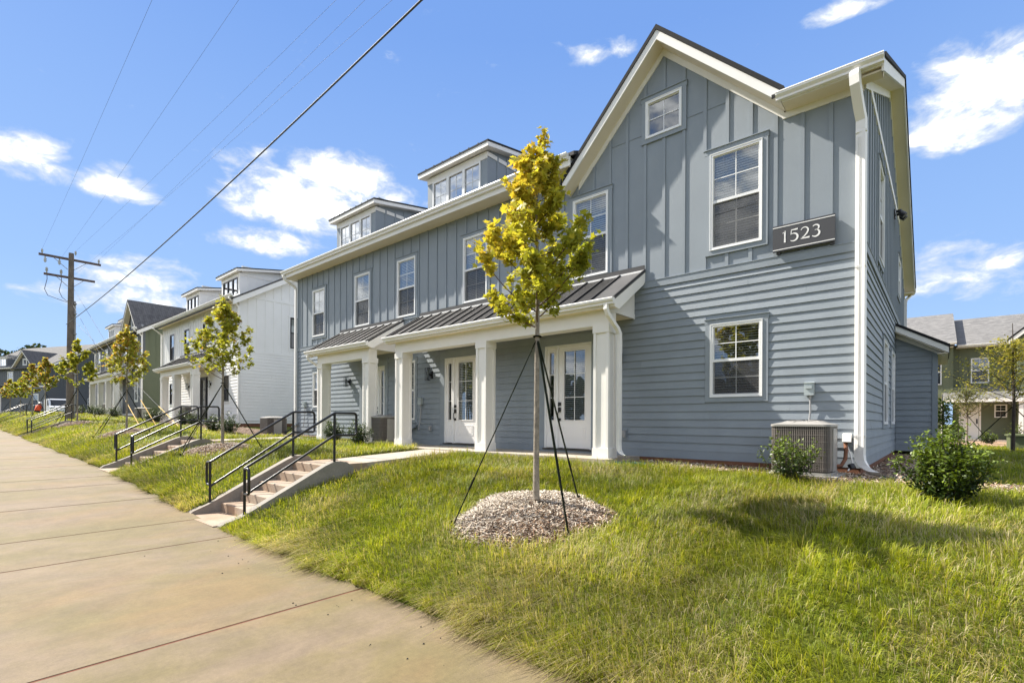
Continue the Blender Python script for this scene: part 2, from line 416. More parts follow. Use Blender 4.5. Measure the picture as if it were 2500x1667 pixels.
def H(x, y):
    z = H0(x, y); x = np.asarray(x, float); y = np.asarray(y, float)
    for a, b, zb, zt in STAIRX:
        inn = (x > a-.1) & (x < b+.1) & (y > -6.9) & (y < -4.35)
        z = np.where(inn, zb-.25, z)
        ramp = zt-.08 + (0.0)*y
        inn2 = (x > a-.1) & (x < b+.1) & (y >= -4.35) & (y < -1.2)
        z = np.where(inn2, np.minimum(z, zt-.06+(y+4.35)*.03), z)
    return z
def Hf(x, y): return float(H(x, y))

def build_ground():
    xs = np.concatenate([[-900,-600,-400,-250,-160], np.arange(-120,-40,4), np.arange(-40,-16,1.0), np.arange(-16,8,.4), [9,11,14,18,25,35,50,80,140,250,400,700]])
    ys = np.concatenate([[-900,-500,-250,-120,-60,-35,-22,-15,-12,-10.5,-9,-7.5], [-6.9], np.arange(-6.6,-.9,.3), [-.8,-.4,0,1,2,4,7,10,14,18,24,30,40,60,100,200,400,900]])
    ex = [v for a, b, *_ in STAIRX for v in (a-.101, a-.099, b+.099, b+.101)]
    xs = np.array(sorted(set(np.round(np.concatenate([xs, ex]), 4)))); ys = np.array(sorted(set(np.round(np.concatenate([ys, [-4.351, -4.349]]), 4))))
    X, Y = np.meshgrid(xs, ys)
    # snap two rows to the pavement edge
    r0 = list(ys).index(-6.9); e = EDGEX(xs); Y[r0] = e - 0.02; Y[r0+1] = np.maximum(Y[r0+1], e + 0.02)
    Z = H(X, Y)
    V = np.stack([X, Y, Z], -1).reshape(-1, 3); nx = len(xs)
    f = []
    for j in range(len(ys)-1):
        for i in range(nx-1): f += [j*nx+i, j*nx+i+1, (j+1)*nx+i+1, (j+1)*nx+i]
    me = np_mesh('ground', V, np.array(f), np.full(len(f)//4, 4), M['soil'], smooth=True)
    link_mesh('ground', me, kind='structure', label='lawn and soil the townhouses stand on')
build_ground()

def build_sidewalk():
    base = MB()
    xs = [30, 12, 5, 2, 0, -2, -4, -6, -8, -10, -12, -15, -18, -22, -28, -34, -42, -50, -65, -80, -110, -150]
    for a, b in zip(xs[:-1], xs[1:]):
        base.add([(a, EDGEX(a)-3.6, Zs(a)-.035), (a, EDGEX(a)-.01, Zs(a)-.035), (b, EDGEX(b)-.01, Zs(b)-.035), (b, EDGEX(b)-3.6, Zs(b)-.035)], [(0,1,2,3)])
    sw = base.build('sidewalk', M['jointfill'], org=(0,0,0), kind='structure', label='wide tan concrete pavement running past the lawn')
    J = [16, 12.5, 9, 5.4, 1.7, -.4+.35, -3.65, -7.05, -8.67, -10.95, -13.18, -14.6, -17.6, -20.8, -24, -27.5, -31, -34.5, -38, -42, -46, -50, -55, -60, -66, -72, -80, -90, -105, -125, -150]
    for a, b in zip(J[:-1], J[1:]):
        g = 0.017; m = MB(); n = max(1, int(abs(a-b)/1.2)); 
        for k in range(n):
            x0 = a-g + (b+g-(a-g))*k/n; x1 = a-g + (b+g-(a-g))*(k+1)/n
            t0, t1 = float(Zs(x0)), float(Zs(x1)); e0, e1 = float(EDGEX(x0)), float(EDGEX(x1))
            m.hexa([(x1,e1-3.6,t1-.1),(x0,e0-3.6,t0-.1),(x0,e0,t0-.1),(x1,e1,t1-.1),(x1,e1-3.6,t1),(x0,e0-3.6,t0),(x0,e0,t0),(x1,e1,t1)])
        m.build('slab', M['sidewalk'], sw)
        m = MB(); zj = float(Zs(b)); ej = float(EDGEX(b)); m.box(b-.0165, b+.0165, ej-3.59, ej-.01, zj-.08, zj-.004); m.build('joint_filler', M['jointfill'], sw)
    road = MB(); 
    for a, b in zip(xs[:-1], xs[1:]):
        road.add([(a, -19, Zs(a)-.16), (a, EDGEX(a)-3.75, Zs(a)-.16), (b, EDGEX(b)-3.75, Zs(b)-.16), (b, -19, Zs(b)-.16)], [(0,1,2,3)])
    road.build('road', M['asphalt'], org=(0,0,0), kind='structure', label='asphalt street beyond the pavement')
    kb = MB()
    for a, b in zip(xs[:-1], xs[1:]):
        kb.hexa([(b,EDGEX(b)-3.76,Zs(b)-.3),(a,EDGEX(a)-3.76,Zs(a)-.3),(a,EDGEX(a)-3.605,Zs(a)-.3),(b,EDGEX(b)-3.605,Zs(b)-.3),(b,EDGEX(b)-3.76,Zs(b)-.004),(a,EDGEX(a)-3.76,Zs(a)-.004),(a,EDGEX(a)-3.605,Zs(a)-.004),(b,EDGEX(b)-3.605,Zs(b)-.004)])
    kb.build('kerb', M['padconc'], org=(0,0,0), kind='structure', label='concrete kerb between pavement and street')
build_sidewalk()

# ------------------------------------------------------------------ wall building kit
class Fr:
    """wall frame: u along the wall, v outwards, w up"""
    def __init__(s, kind, c, dz=0.0): s.kind = kind; s.c = c; s.dz = dz
    def P(s, u, v, w):
        w += s.dz
        if s.kind == 'F': return (u, s.c - v, w)
        if s.kind == 'R': return (s.c + v, u, w)
    def box(s, mb, u0, u1, v0, v1, w0, w1):
        a = s.P(u0, v0, w0); b = s.P(u1, v1, w1); return mb.box(a[0], b[0], a[1], b[1], a[2], b[2])
    def hexa(s, mb, u0, u1, vb, vt, w0, w1, back=0.0):
        return mb.hexa([s.P(u0,vb,w0), s.P(u1,vb,w0), s.P(u1,back,w0), s.P(u0,back,w0), s.P(u0,vt,w1), s.P(u1,vt,w1), s.P(u1,back,w1), s.P(u0,back,w1)])

def holes_cells(u0, u1, w0, w1, holes):
    us = sorted({u0, u1, *[max(u0, min(u1, h[0])) for h in holes], *[max(u0, min(u1, h[1])) for h in holes]})
    ws = sorted({w0, w1, *[max(w0, min(w1, h[2])) for h in holes], *[max(w0, min(w1, h[3])) for h in holes]})
    out = []
    for wa, wb in zip(ws[:-1], ws[1:]):
        run = None
        for ua, ub in zip(us[:-1], us[1:]):
            cu, cw = (ua+ub)/2, (wa+wb)/2
            inside = any(h[0] < cu < h[1] and h[2] < cw < h[3] for h in holes)
            if inside:
                if run: out.append(run); run = None
            else: run = (run[0], ub, wa, wb) if run else (ua, ub, wa, wb)
        if run: out.append(run)
    return out
def spans(u0, u1, cuts):
    """u0..u1 minus the cut intervals"""
    segs = [(u0, u1)]
    for a, b in cuts:
        nxt = []
        for s, e in segs:
            if b <= s or a >= e: nxt.append((s, e)); continue
            if a > s: nxt.append((s, a))
            if b < e: nxt.append((b, e))
        segs = nxt
    return [(s, e) for s, e in segs if e - s > 0.03]
EXP = 0.1524
def lap(fr, parent, u0, u1, w0, w1, cuts, mat, single=True, exp=EXP, piece=3.66, profile=None):
    """lap siding from w0 to w1; each board its own object when single"""
    k = 0; w = w0; joined = MB()
    while w < w1 - 0.01:
        t = min(w + exp, w1)
        c = [(h[0], h[1]) for h in cuts if h[2] < t - 0.02 and h[3] > w + 0.02]
        lim = profile(w) if profile else (u0, u1)
        for s, e in spans(lim[0], lim[1], c):
            cutsx = [s]; x = s + ((k*1.37) % piece) + 0.6
            while x < e - 0.5: cutsx.append(x); x += piece
            cutsx.append(e)
            for a, b in zip(cutsx[:-1], cutsx[1:]):
                m = MB() if single else joined
                j = random.uniform(-.0012, .0012)
                fr.hexa(m, a + .0008, b - .0008, 0.026 + j, 0.006, w - 0.004 + random.uniform(-.001, .001), t + 0.003)
                if single: m.build('plank', mat, parent)
        w = t; k += 1
    if not single: joined.build('lap_planks', mat, parent, kind='stuff')

def battens(fr, parent, us, w0, top, cuts, mat, single=True, hw=0.032):
    joined = MB()
    for u in us:
        t = top(u) if callable(top) else top
        c = [(h[2], h[3]) for h in cuts if h[0] - hw < u < h[1] + hw]
        for s, e in spans(w0, t, c):
            m = MB() if single else joined
            fr.box(m, u - hw, u + hw, 0.0, 0.021, s, e)
            if single: m.build('batten', mat, parent)
    if not single: joined.build('batten_strips', mat, parent, kind='stuff')

def window(fr, root, u0, u1, w0, w1, frame='vinyl', trim='siding', grid=(2, 2), blinds=True, hung=True, trimw=0.09, tilt=0.5, glass='glass', room=True, cap=True, name='window'):
    """white double-hung window: frame > sash, pane, muntin, blind, trim"""
    ft = 0.052; m = MB()
    for a in ((u0, u0+ft, w0, w1), (u1-ft, u1, w0, w1), (u0+ft, u1-ft, w0, w0+ft), (u0+ft, u1-ft, w1-ft, w1)):
        fr.box(m, a[0], a[1], -0.08, 0.046, a[2], a[3])
    lip = 0.012                                                  # raised outer bead of the frame
    for a in ((u0, u0+lip, w0, w1), (u1-lip, u1, w0, w1), (u0+lip, u1-lip, w0, w0+lip), (u0+lip, u1-lip, w1-lip, w1)):
        fr.box(m, a[0], a[1], 0.046, 0.054, a[2], a[3])
    win = m.build(name, M[frame], root)
    gu0, gu1 = u0+ft, u1-ft
    wm = (w0+w1)/2
    sashes = [(wm, w1-ft, 0.004), (w0+ft, wm, -0.022)] if hung else [(w0+ft, w1-ft, 0.0)]
    if hung:
        m = MB(); fr.box(m, gu0, gu1, -0.04, 0.026, wm-0.026, wm+0.026); m.build('meeting_rail', M[frame], win)
    for i, (a, b, v) in enumerate(sashes):
        m = MB(); st = 0.018
        for r in ((gu0, gu0+st, a, b), (gu1-st, gu1, a, b), (gu0+st, gu1-st, a, a+st), (gu0+st, gu1-st, b-st, b)):
            fr.box(m, r[0], r[1], v-0.012, v+0.012, r[2], r[3])
        m.build('sash', M[frame], win)
        m = MB(); mu = 0.0085
        for c in range(1, grid[0]):
            u = gu0 + (gu1-gu0)*c/grid[0]; fr.box(m, u-mu, u+mu, v+0.001, v+0.006, a+st, b-st)
        for c in range(1, grid[1]):
            w = a + (b-a)*c/grid[1]; fr.box(m, gu0+st, gu1-st, v+0.002, v+0.007, w-mu, w+mu)
        m.build('muntin', M[frame], win)
        m = MB(); e = 0.004; m.quad(fr.P(gu0+e, v, a+e), fr.P(gu1-e, v, a+e), fr.P(gu1-e, v, b-e), fr.P(gu0+e, v, b-e)); m.build('pane', M[glass], win)
        if hung and i == 1:
            m = MB(); m.quad(fr.P(gu0+e, 0.014, a+e), fr.P(gu1-e, 0.014, a+e), fr.P(gu1-e, 0.014, b-.03), fr.P(gu0+e, 0.014, b-.03)); m.build('insect_screen', M['screen'], win)
    if blinds:
        m = MB(); w = w0 + 0.075; pitch = 0.047; hwid = 0.021
        while w < w1 - 0.06:
            dz = hwid*math.sin(tilt); dv = hwid*math.cos(tilt); j = random.uniform(-.0015, .0015)
            m.hexa([fr.P(gu0+.01, -0.085+dv, w-dz+j), fr.P(gu1-.01, -0.085+dv, w-dz-j), fr.P(gu1-.01, -0.085-dv, w+dz-j), fr.P(gu0+.01, -0.085-dv, w+dz+j),
                    fr.P(gu0+.01, -0.085+dv, w-dz+.003+j), fr.P(gu1-.01, -0.085+dv, w-dz+.003-j), fr.P(gu1-.01, -0.085-dv, w+dz+.003-j), fr.P(gu0+.01, -0.085-dv, w+dz+.003+j)])
            w += pitch
        for q in (0.2, 0.8):
            u = gu0 + (gu1-gu0)*q; fr.box(m, u-.0015, u+.0015, -.062, -.060, w0+.06, w1-.06)
        m.build('blind', M['blind'], win)
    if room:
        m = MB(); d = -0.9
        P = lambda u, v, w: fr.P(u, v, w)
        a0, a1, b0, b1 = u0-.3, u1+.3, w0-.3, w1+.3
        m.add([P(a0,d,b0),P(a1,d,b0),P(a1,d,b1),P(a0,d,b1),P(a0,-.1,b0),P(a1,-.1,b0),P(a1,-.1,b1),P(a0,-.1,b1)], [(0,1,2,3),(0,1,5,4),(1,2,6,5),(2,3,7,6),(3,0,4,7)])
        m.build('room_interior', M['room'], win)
    if trim:
        tw = trimw; m = MB()
        fr.box(m, u0-tw, u0-.001, 0, 0.038, w0-tw, w1); fr.box(m, u1+.001, u1+tw, 0, 0.038, w0-tw, w1)
        fr.box(m, u0-.001, u1+.001, 0, 0.0375, w0-tw, w0-.001); fr.box(m, u0-tw-.012, u1+tw+.012, 0, 0.040, w1+.001, w1+tw)
        if cap: fr.box(m, u0-tw-.02, u1+tw+.02, 0, 0.06, w1+tw, w1+tw+.014)
        m.build('window_trim', M[trim], win)
    return win

def entry_door(fr, root, u0, u1, side, z0=-0.08, z1=2.34, slabmat='doorwhite', trim='siding', framemat='vinyl', hardware=True, room=True):
    """panelled front door with one sidelight ('L' or 'R' of the slab)"""
    m = MB(); ft = 0.04
    us = (u0 + 0.37) if side == 'L' else (u1 - 0.37)             # mullion between slab and sidelight
    for a in ((u0, u0+ft), (u1-ft, u1), (us-.022, us+.022)): fr.box(m, a[0], a[1], -0.10, 0.02, z0, z1)
    for a in ((u0+ft, us-.022), (us+.022, u1-ft)): fr.box(m, a[0], a[1], -0.10, 0.02, z1-ft, z1)
    door = m.build('door', M[framemat], root)
    m = MB(); fr.box(m, u0-.03, u1+.03, -0.10, 0.055, z0-.035, z0-.004); m.build('threshold', M['bronze'], door)
    m = MB(); fr.box(m, u0-.13, u1+.13, 0, 0.03, -.16, z0-.036); m.build('sill_board', M[trim], door)
    regs = [('slab', us+.024, u1-ft-.002, 0.155, 2) if side == 'L' else ('slab', u0+ft+.002, us-.024, 0.155, 2),
            ('sidelight', u0+ft+.002, us-.024, 0.085, 1) if side == 'L' else ('sidelight', us+.024, u1-ft-.002, 0.085, 1)]
    for nm, a, b, st, ncol in regs:
        za, zb = z0+.012, z1-ft-.004; l0, l1 = 0.585, 2.185
        m = MB()
        for r in holes_cells(a, b, za, zb, [(a+st, b-st, l0, l1)]): fr.box(m, r[0], r[1], -.065, -.022, r[2], r[3])
        part = m.build(nm, M[slabmat], door)
        m = MB()                                                   # bead round the glass, raised lower panel
        q = .022
        for r in ((a+st-q, a+st, l0-q, l1+q), (b-st, b-st+q, l0-q, l1+q), (a+st, b-st, l0-q, l0), (a+st, b-st, l1, l1+q)): fr.box(m, r[0], r[1], -.022, -.008, r[2], r[3])
        for r in ((a+st-q, a+st-q+.014, .16, .425), (b-st+q-.014, b-st+q, .16, .425), (a+st-q+.014, b-st+q-.014, .16, .174), (a+st-q+.014, b-st+q-.014, .411, .425)): fr.box(m, r[0], r[1], -.022, -.012, r[2], r[3])
        if b-a > .4: fr.box(m, a+st+.03, b-st-.03, -.022, -.014, .205, .385)
        m.build('moulding', M[slabmat], door)
        m = MB(); mu = .008
        for c in range(1, ncol): u = a+st+(b-a-2*st)*c/ncol; fr.box(m, u-mu, u+mu, -.034, -.026, l0, l1)
        for w in (1.113, 1.656): fr.box(m, a+st, b-st, -.035, -.027, w-mu, w+mu)
        m.build('muntin', M[framemat], door)
        m = MB(); m.quad(fr.P(a+st,-.045,l0), fr.P(b-st,-.045,l0), fr.P(b-st,-.045,l1), fr.P(a+st,-.045,l1)); m.build('pane', M['glass'], door)
        if nm == 'slab':
            m = MB(); w = l0+.02
            while w < l1: m.hexa([fr.P(a+st+.01,-.055,w),fr.P(b-st-.01,-.055,w),fr.P(b-st-.01,-.075,w+.022),fr.P(a+st+.01,-.075,w+.022),fr.P(a+st+.01,-.055,w+.003),fr.P(b-st-.01,-.055,w+.003),fr.P(b-st-.01,-.075,w+.025),fr.P(a+st+.01,-.075,w+.025)]); w += .046
            m.build('blind', M['blind'], door)
            if hardware:
                h = a+.035 if side == 'L' else b-.035; m = MB()
                fr.box(m, h-.033, h+.033, -.022, .012, .92, 1.0); fr.box(m, h-.033, h+.033, -.022, .012, .772, .88)
                fr.box(m, h-.028, h+.028, -.022, .006, .563, .625)
                pts = [fr.P(h-.01, -.01, .80), fr.P(h-.01, .045, .76), fr.P(h-.01, .05, .68), fr.P(h-.01, .04, .61), fr.P(h-.01, -.01, .595)]
                m.tube(pts, .010, 8); m.build('handle_set', M['blackmetal'], door)
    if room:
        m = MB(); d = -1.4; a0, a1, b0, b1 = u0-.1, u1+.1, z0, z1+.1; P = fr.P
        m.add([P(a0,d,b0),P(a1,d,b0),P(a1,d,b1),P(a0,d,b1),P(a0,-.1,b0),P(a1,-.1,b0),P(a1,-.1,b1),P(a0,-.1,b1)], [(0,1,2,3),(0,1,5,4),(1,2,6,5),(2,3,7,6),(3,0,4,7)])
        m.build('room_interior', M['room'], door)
    m = MB()
    fr.box(m, u0-.165, u0-.001, 0, .038, z0-.035, z1+.001); fr.box(m, u1+.001, u1+.165, 0, .038, z0-.035, z1+.001)
    fr.box(m, u0-.165, u1+.165, 0, .040, z1+.002, z1+.185); fr.box(m, u0-.185, u1+.185, 0, .06, z1+.185, z1+.205); fr.box(m, u0-.165, u1+.165, 0, .036, z1+.205, z1+.26)
    m.build('door_trim', M[trim], door)
    return door
def door_cut(u0, u1): return (u0-.165, u1+.165, -.2, 2.60)
def win_cut(w, t=.09): return (w[0]-t, w[1]+t, w[2]-t, w[3]+t)

def column(root, x0, x1, y0, z0, z1, mat='white', depth=None, fr=None):
    d = depth or (x1-x0); y1 = y0 + d; e = .032
    m = MB(); m.box(x0+e, x1-e, y0+e, y1-e, z0, z1); c = m.build('column', M[mat], root)
    sw = .058
    for xa, xb in ((x0+.004, x0+.004+sw), (x1-.004-sw, x1-.004)):
        for ya, yb in ((y0+.004, y0+.004+sw), (y1-.004-sw, y1-.004)):
            m = MB(); m.box(xa, xb, ya, yb, z0+.19, z1-.15); m.build('stile', M[mat], c)
    m = MB(); m.box(x0-.008, x1+.008, y0-.008, y1+.008, z0, z0+.19); m.build('plinth', M[mat], c)
    m = MB(); m.box(x0-.008, x1+.008, y0-.008, y1+.008, z1-.15, z1); m.build('capital', M[mat], c)
    return c

def kgutter(root, x0, x1, y, ztop, mat='gutter', depth=.12, h=.125):
    """K-style gutter along x; y = fascia face"""
    p = [(y, ztop), (y-depth, ztop), (y-depth-.006, ztop-.018), (y-depth+.004, ztop-.024), (y-depth+.002, ztop-.05), (y-depth*.62, ztop-h*.72), (y-depth*.62, ztop-h), (y, ztop-h)]
    m = MB(); m.prism(p, 0, x0, x1); return m.build('gutter', M[mat], root)

def metal_porch_roof(root, x0, x1, ztop, yeave, zeave, seams, mat='roofmetal', single=True, dz=0):
    """standing seam lean-to against the wall plane y=0"""
    th = .035
    xs = [x0] + list(seams) + [x1]
    sl = (ztop-zeave)/(-yeave)
    j = MB()
    for a, b in zip(xs[:-1], xs[1:]):
        if b-a < .02: continue
        m = MB() if single else j
        m.hexa([(a,yeave,zeave-th),(b,yeave,zeave-th),(b,0,ztop-th),(a,0,ztop-th),(a,yeave,zeave),(b,yeave,zeave),(b,0,ztop),(a,0,ztop)])
        if single: m.build('roof_panel', M[mat], root)
    if not single: j.build('roof_panel', M[mat], root)
    j = MB()
    for a in list(seams) + [x0+.012, x1-.012]:
        m = MB() if single else j
        q = .015; h = .038
        m.hexa([(a-q,yeave-.004,zeave+.001),(a+q,yeave-.004,zeave+.001),(a+q,-.03,ztop-.03*sl+.001),(a-q,-.03,ztop-.03*sl+.001),(a-q,yeave-.004,zeave+h),(a+q,yeave-.004,zeave+h),(a+q,-.03,ztop-.03*sl+h),(a-q,-.03,ztop-.03*sl+h)])
        if single: m.build('roof_seam', M['seammetal'], root)
    if not single: j.build('roof_seam', M['seammetal'], root)
    m = MB(); m.box(x0+.01, x1-.01, -.052, -.040, ztop-.02, ztop+.095); m.build('wall_flashing', M['flashing'], root)
    m = MB(); m.box(x0+.005, x1-.005, -.085, -.053, ztop-.05, ztop-.012); m.build('ridge_cap', M['gutter'], root)

def porch(root, cols, roofx, seams, single=True, dz=0.0, ds=None, colmat='white', panelX=True):
    """porch: columns, beam, ceiling, lean-to metal roof, gutter. cols = [(x0,x1)...] left to right"""
    z0 = -.16+dz; yb = -1.11; zb = 2.44+dz
    for a, b in cols: column(root, a, b, yb, z0, zb, colmat)
    xl, xr = cols[0][0]+.005, cols[-1][1]-.005
    m = MB(); m.box(xl, xr, yb+.012, yb+.30, zb, 2.80+dz); m.build('porch_beam', M[colmat], root)
    m = MB(); m.box(xl+.01, xr-.01, yb+.305, -.03, 2.715+dz, 2.745+dz); m.build('porch_ceiling', M['soffit'], root)
    # eave soffit and fascia in front of the beam
    m = MB(); m.box(roofx[0]+.03, roofx[1]-.03, -1.27, yb+.010, 2.725+dz, 2.745+dz); m.build('porch_soffit', M['soffit'], root)
    m = MB(); m.box(roofx[0]+.02, roofx[1]-.02, -1.295, -1.272, 2.72+dz, 2.855+dz); m.build('porch_fascia', M[colmat], root)
    kgutter(root, roofx[0]-.005, roofx[1]+.005, -1.297, 2.875+dz, depth=.11, h=.115)
    metal_porch_roof(root, roofx[0], roofx[1], 3.69+dz, -1.29, 2.885+dz, seams, single=single)
    sl = (3.69-2.885)/1.29
    for X, s in ((xr, 1), (xl, -1)):                             # side gables of the lean-to and their rake boards
        m = MB(); poly = [(-.028, 2.70+dz), (-1.09, 2.70+dz), (-1.09, 2.885+.2*sl-.05+dz), (-.028, 3.69-.05-.03*sl+dz)]
        m.prism(poly, 0, X-.02*s, X); m.build('porch_gable', M[colmat], root)
        m = MB(); m.box(X-.03*s, X+.012*s, -1.08, -.03, 2.70+dz, 2.80+dz); m.build('porch_gable_trim', M[colmat], root)
        xo = roofx[1]-.004 if s > 0 else roofx[0]+.004
        poly = [(-.026, 3.645+dz), (-1.288, 3.645-1.262*sl+dz), (-1.288, 3.645-1.262*sl-.135+dz), (-1.12, 3.645-1.262*sl-.165+dz), (-.10, 3.645-.07*sl-.235+dz), (-.026, 3.645-.20+dz)]
        m = MB(); m.prism(poly, 0, xo-.022*s, xo); m.build('porch_rake', M[colmat], root)
        poly = [(-.03, 3.62+dz), (-1.26, 3.62-1.23*sl+dz), (-1.26, 3.60-1.23*sl+dz), (-.03, 3.60+dz)]
        m = MB(); m.prism(poly, 0, X+.014*s, xo-.024*s); m.build('porch_rake_soffit', M['soffit'], root)
    m = MB(); m.box(cols[0][0]-.12, cols[-1][1]+.12, -1.36, -.005, z0-.3, z0); m.build('porch_slab', M['walkconc'], root)

def dormer(root, x0, x1, y, ztop, zbot, over=.22, nwin=3, mat='panel', bat='batten', frame='vinyl', single=True, blinds=False, depth=3.2):
    """shed dormer with a row of three small windows"""
    fr = Fr('F', y); wmid0, wmid1 = x0+.26, x1-.26; zt = ztop-.14
    hole = (wmid0, wmid1, zt-1.0, zt-.02)
    m = MB()
    for r in holes_cells(x0, x1, zbot, zt+.14, [hole]): fr.box(m, r[0], r[1], -.12, 0, r[2], r[3])
    m.box(x1-.10, x1, y+.121, y+depth, zbot, ztop+.4); m.box(x0, x0+.10, y+.121, y+depth, zbot, ztop+.4)
    d = m.build('dormer', M[mat], root)
    frR = Fr('R', x1)
    battens(frR, d, np.arange(y+.42, y+depth-.1, .41), zbot, lambda u: ztop+.17*(u-y)-.02, [], M[bat], single)
    if not single:
        pass
    m = MB(); fr.box(m, x0, x1, 0, .02, zt-.02, ztop+.03); m.box(x1+.001, x1+.02, y-.02, y+depth, ztop-.1, ztop+.02); m.build('dormer_frieze', M['white'], d)
    ww = (wmid1-wmid0)/nwin; m = MB(); f = .055
    for c in range(nwin+1):
        u = wmid0+ww*c; fr.box(m, max(wmid0, u-f), min(wmid1, u+f), -.05, .03, hole[2], hole[3])
    for c in range(nwin):
        a, b = wmid0+ww*c+f*(1 if c else 1), wmid0+ww*(c+1)-f
        fr.box(m, a, b, -.05, .03, hole[2], hole[2]+.05); fr.box(m, a, b, -.05, .03, hole[3]-.05, hole[3])
    m.build('dormer_window_frame', M[frame], d)
    for c in range(nwin):
        a, b = wmid0+ww*c+f, wmid0+ww*(c+1)-f; za, zb = hole[2]+.05, hole[3]-.05
        m = MB(); m.quad(fr.P(a,-.01,za), fr.P(b,-.01,za), fr.P(b,-.01,zb), fr.P(a,-.01,zb)); m.build('pane', M['skyglass'], d)
        if frame == 'vinyl':
            m = MB(); fr.box(m, (a+b)/2-.008, (a+b)/2+.008, -.009, -.003, za, zb); fr.box(m, a, b, -.008, -.002, (za+zb)/2-.008, (za+zb)/2+.008); m.build('muntin', M[frame], d)
    m = MB(); P = fr.P; D_ = -.9
    m.add([P(x0+.1,D_,zbot),P(x1-.1,D_,zbot),P(x1-.1,D_,ztop),P(x0+.1,D_,ztop),P(x0+.1,-.121,zbot),P(x1-.1,-.121,zbot),P(x1-.1,-.121,ztop),P(x0+.1,-.121,ztop)], [(0,1,2,3),(1,2,6,5),(3,0,4,7),(2,3,7,6)])
    m.build('room_interior', M['blind'], d)
    sl = .17
    X0, X1, Y0, Y1 = x0-over, x1+over, y-over, y+depth
    def slab(za, zb, grow, mat_, nm):
        m = MB(); m.hexa([(X0-grow,Y0-grow,ztop+za),(X1+grow,Y0-grow,ztop+za),(X1+grow,Y1,ztop+za+sl*(Y1-Y0)),(X0-grow,Y1,ztop+za+sl*(Y1-Y0)),
            (X0-grow,Y0-grow,ztop+zb),(X1+grow,Y0-grow,ztop+zb),(X1+grow,Y1,ztop+zb+sl*(Y1-Y0)),(X0-grow,Y1,ztop+zb+sl*(Y1-Y0))]); m.build(nm, M[mat_], d)
    slab(0.03, .15, 0, 'white', 'dormer_fascia'); slab(.151, .20, .015, 'shingle_edge', 'dormer_roof')
    m = MB()
    for k in range(1, 8):
        u = X0+(X1-X0)*k/8; m.box(u-.01, u+.01, Y0-.016, Y0+.3, ztop+.201, ztop+.23)
    m.build('dormer_roof_seam', M['seammetal'], d)
    return d
# MAIN_CODE
# ------------------------------------------------------------------ the blue townhouse
HX = -18.82
house = thing('townhouse', (-9.4, 0, -.4), label='long blue-grey two-storey townhouse row with white porches nearest the camera', cat='house')
F0 = Fr('F', 0.0)
WL = [(-2.372, -1.457, 1.02, 2.393), (-17.495, -16.58, 1.05, 2.392), (-11.84, -11.228, .572, 2.392)]          # ground floor
WU = [(-2.39, -1.474, 3.785, 5.602), (-5.49, -4.575, 3.80, 5.60), (-9.13, -8.215, 3.80, 5.60), (-12.15, -11.235, 3.79, 5.59), (-14.595, -13.68, 3.79, 5.57), (-17.56, -16.645, 3.76, 5.54)]
WG = (-3.708, -2.946, 6.375, 7.14)
DO = [(-6.298, -4.983, 'L'), (-9.90, -8.585, 'L'), (-14.115, -12.80, 'R')]
GAX, GAZ = -3.335, 8.078                                          # gable: soffit apex
def gz(x): return GAZ - (1.05*(GAX-x) if x < GAX else .97*(x-GAX))
WTOP = 6.22
def walltop(x):
    if x < -5.45: return WTOP
    return max(gz(x)-.14, 5.81 if x > GAX else WTOP-.35)
def front_wall():
    m = MB()
    holes = [(w[0]+.01, w[1]-.01, w[2]+.01, w[3]-.01) for w in WL+WU] + [(d[0]+.01, d[1]-.01, -.15, 2.335) for d in DO]
    for r in holes_cells(HX, 0, -.15, 5.86, holes): F0.box(m, r[0], r[1], -.15, 0, r[2], r[3])
    for r in holes_cells(HX, -5.0, 5.86, 6.6, []): F0.box(m, r[0], r[1], -.15, 0, r[2], r[3])
    # gable triangle in strips round the little window
    xs = sorted({-5.0, -1.0, GAX, WG[0]+.01, WG[1]-.01, *np.arange(-4.95, -1.0, .2)})
    for a, b in zip(xs[:-1], xs[1:]):
        ta, tb = gz(a)-.02, gz(b)-.02
        if WG[0] < (a+b)/2 < WG[1]:
            F0.box(m, a, b, -.15, 0, 5.86, WG[2]+.01)
            m.hexa([F0.P(a,0,WG[3]-.01),F0.P(b,0,WG[3]-.01),F0.P(b,-.15,WG[3]-.01),F0.P(a,-.15,WG[3]-.01),F0.P(a,0,ta),F0.P(b,0,tb),F0.P(b,-.15,tb),F0.P(a,-.15,ta)])
        elif min(ta, tb) > 5.87:
            m.hexa([F0.P(a,0,5.86),F0.P(b,0,5.86),F0.P(b,-.15,5.86),F0.P(a,-.15,5.86),F0.P(a,0,ta),F0.P(b,0,tb),F0.P(b,-.15,tb),F0.P(a,-.15,ta)])
    return m.build('front_wall', M['panel'], house)
fw = front_wall()
cutsL = [win_cut(w) for w in WL] + [door_cut(d[0], d[1]) for d in DO]
cutsU = [(w[0]-.09, w[1]+.09, w[2]-.09, w[3]+.104) for w in WU+[WG]]
lap(F0, fw, HX+.09, -.09, 0.0, 3.30, cutsL, M['siding'])
for s, e in spans(HX+.09, -.09, [(d[0]-.165, d[1]+.165) for d in DO]):
    m = MB(); F0.box(m, s, e, 0, .020, -.165, -.004); m.build('skirt_board', M['siding'], fw)
x = HX+.02
for i, (a, b) in enumerate([(HX, -15.2), (-15.2, -11.5), (-11.5, -7.8), (-7.8, -4.1), (-4.1, 0)]):
    m = MB(); F0.box(m, a, b, 0, .036, 3.302, 3.438); F0.box(m, a, b, 0, .046, 3.438, 3.452); m.build('belt_board', M['siding'], fw)
for a, b in ((HX, HX+.088), (-.088, .034)):
    m = MB(); F0.box(m, a, b, 0, .037, -.165, 3.30); m.build('corner_board', M['siding'], fw)
bx = [-.445-.4103*i for i in range(45) if -.445-.4103*i > HX+.1]
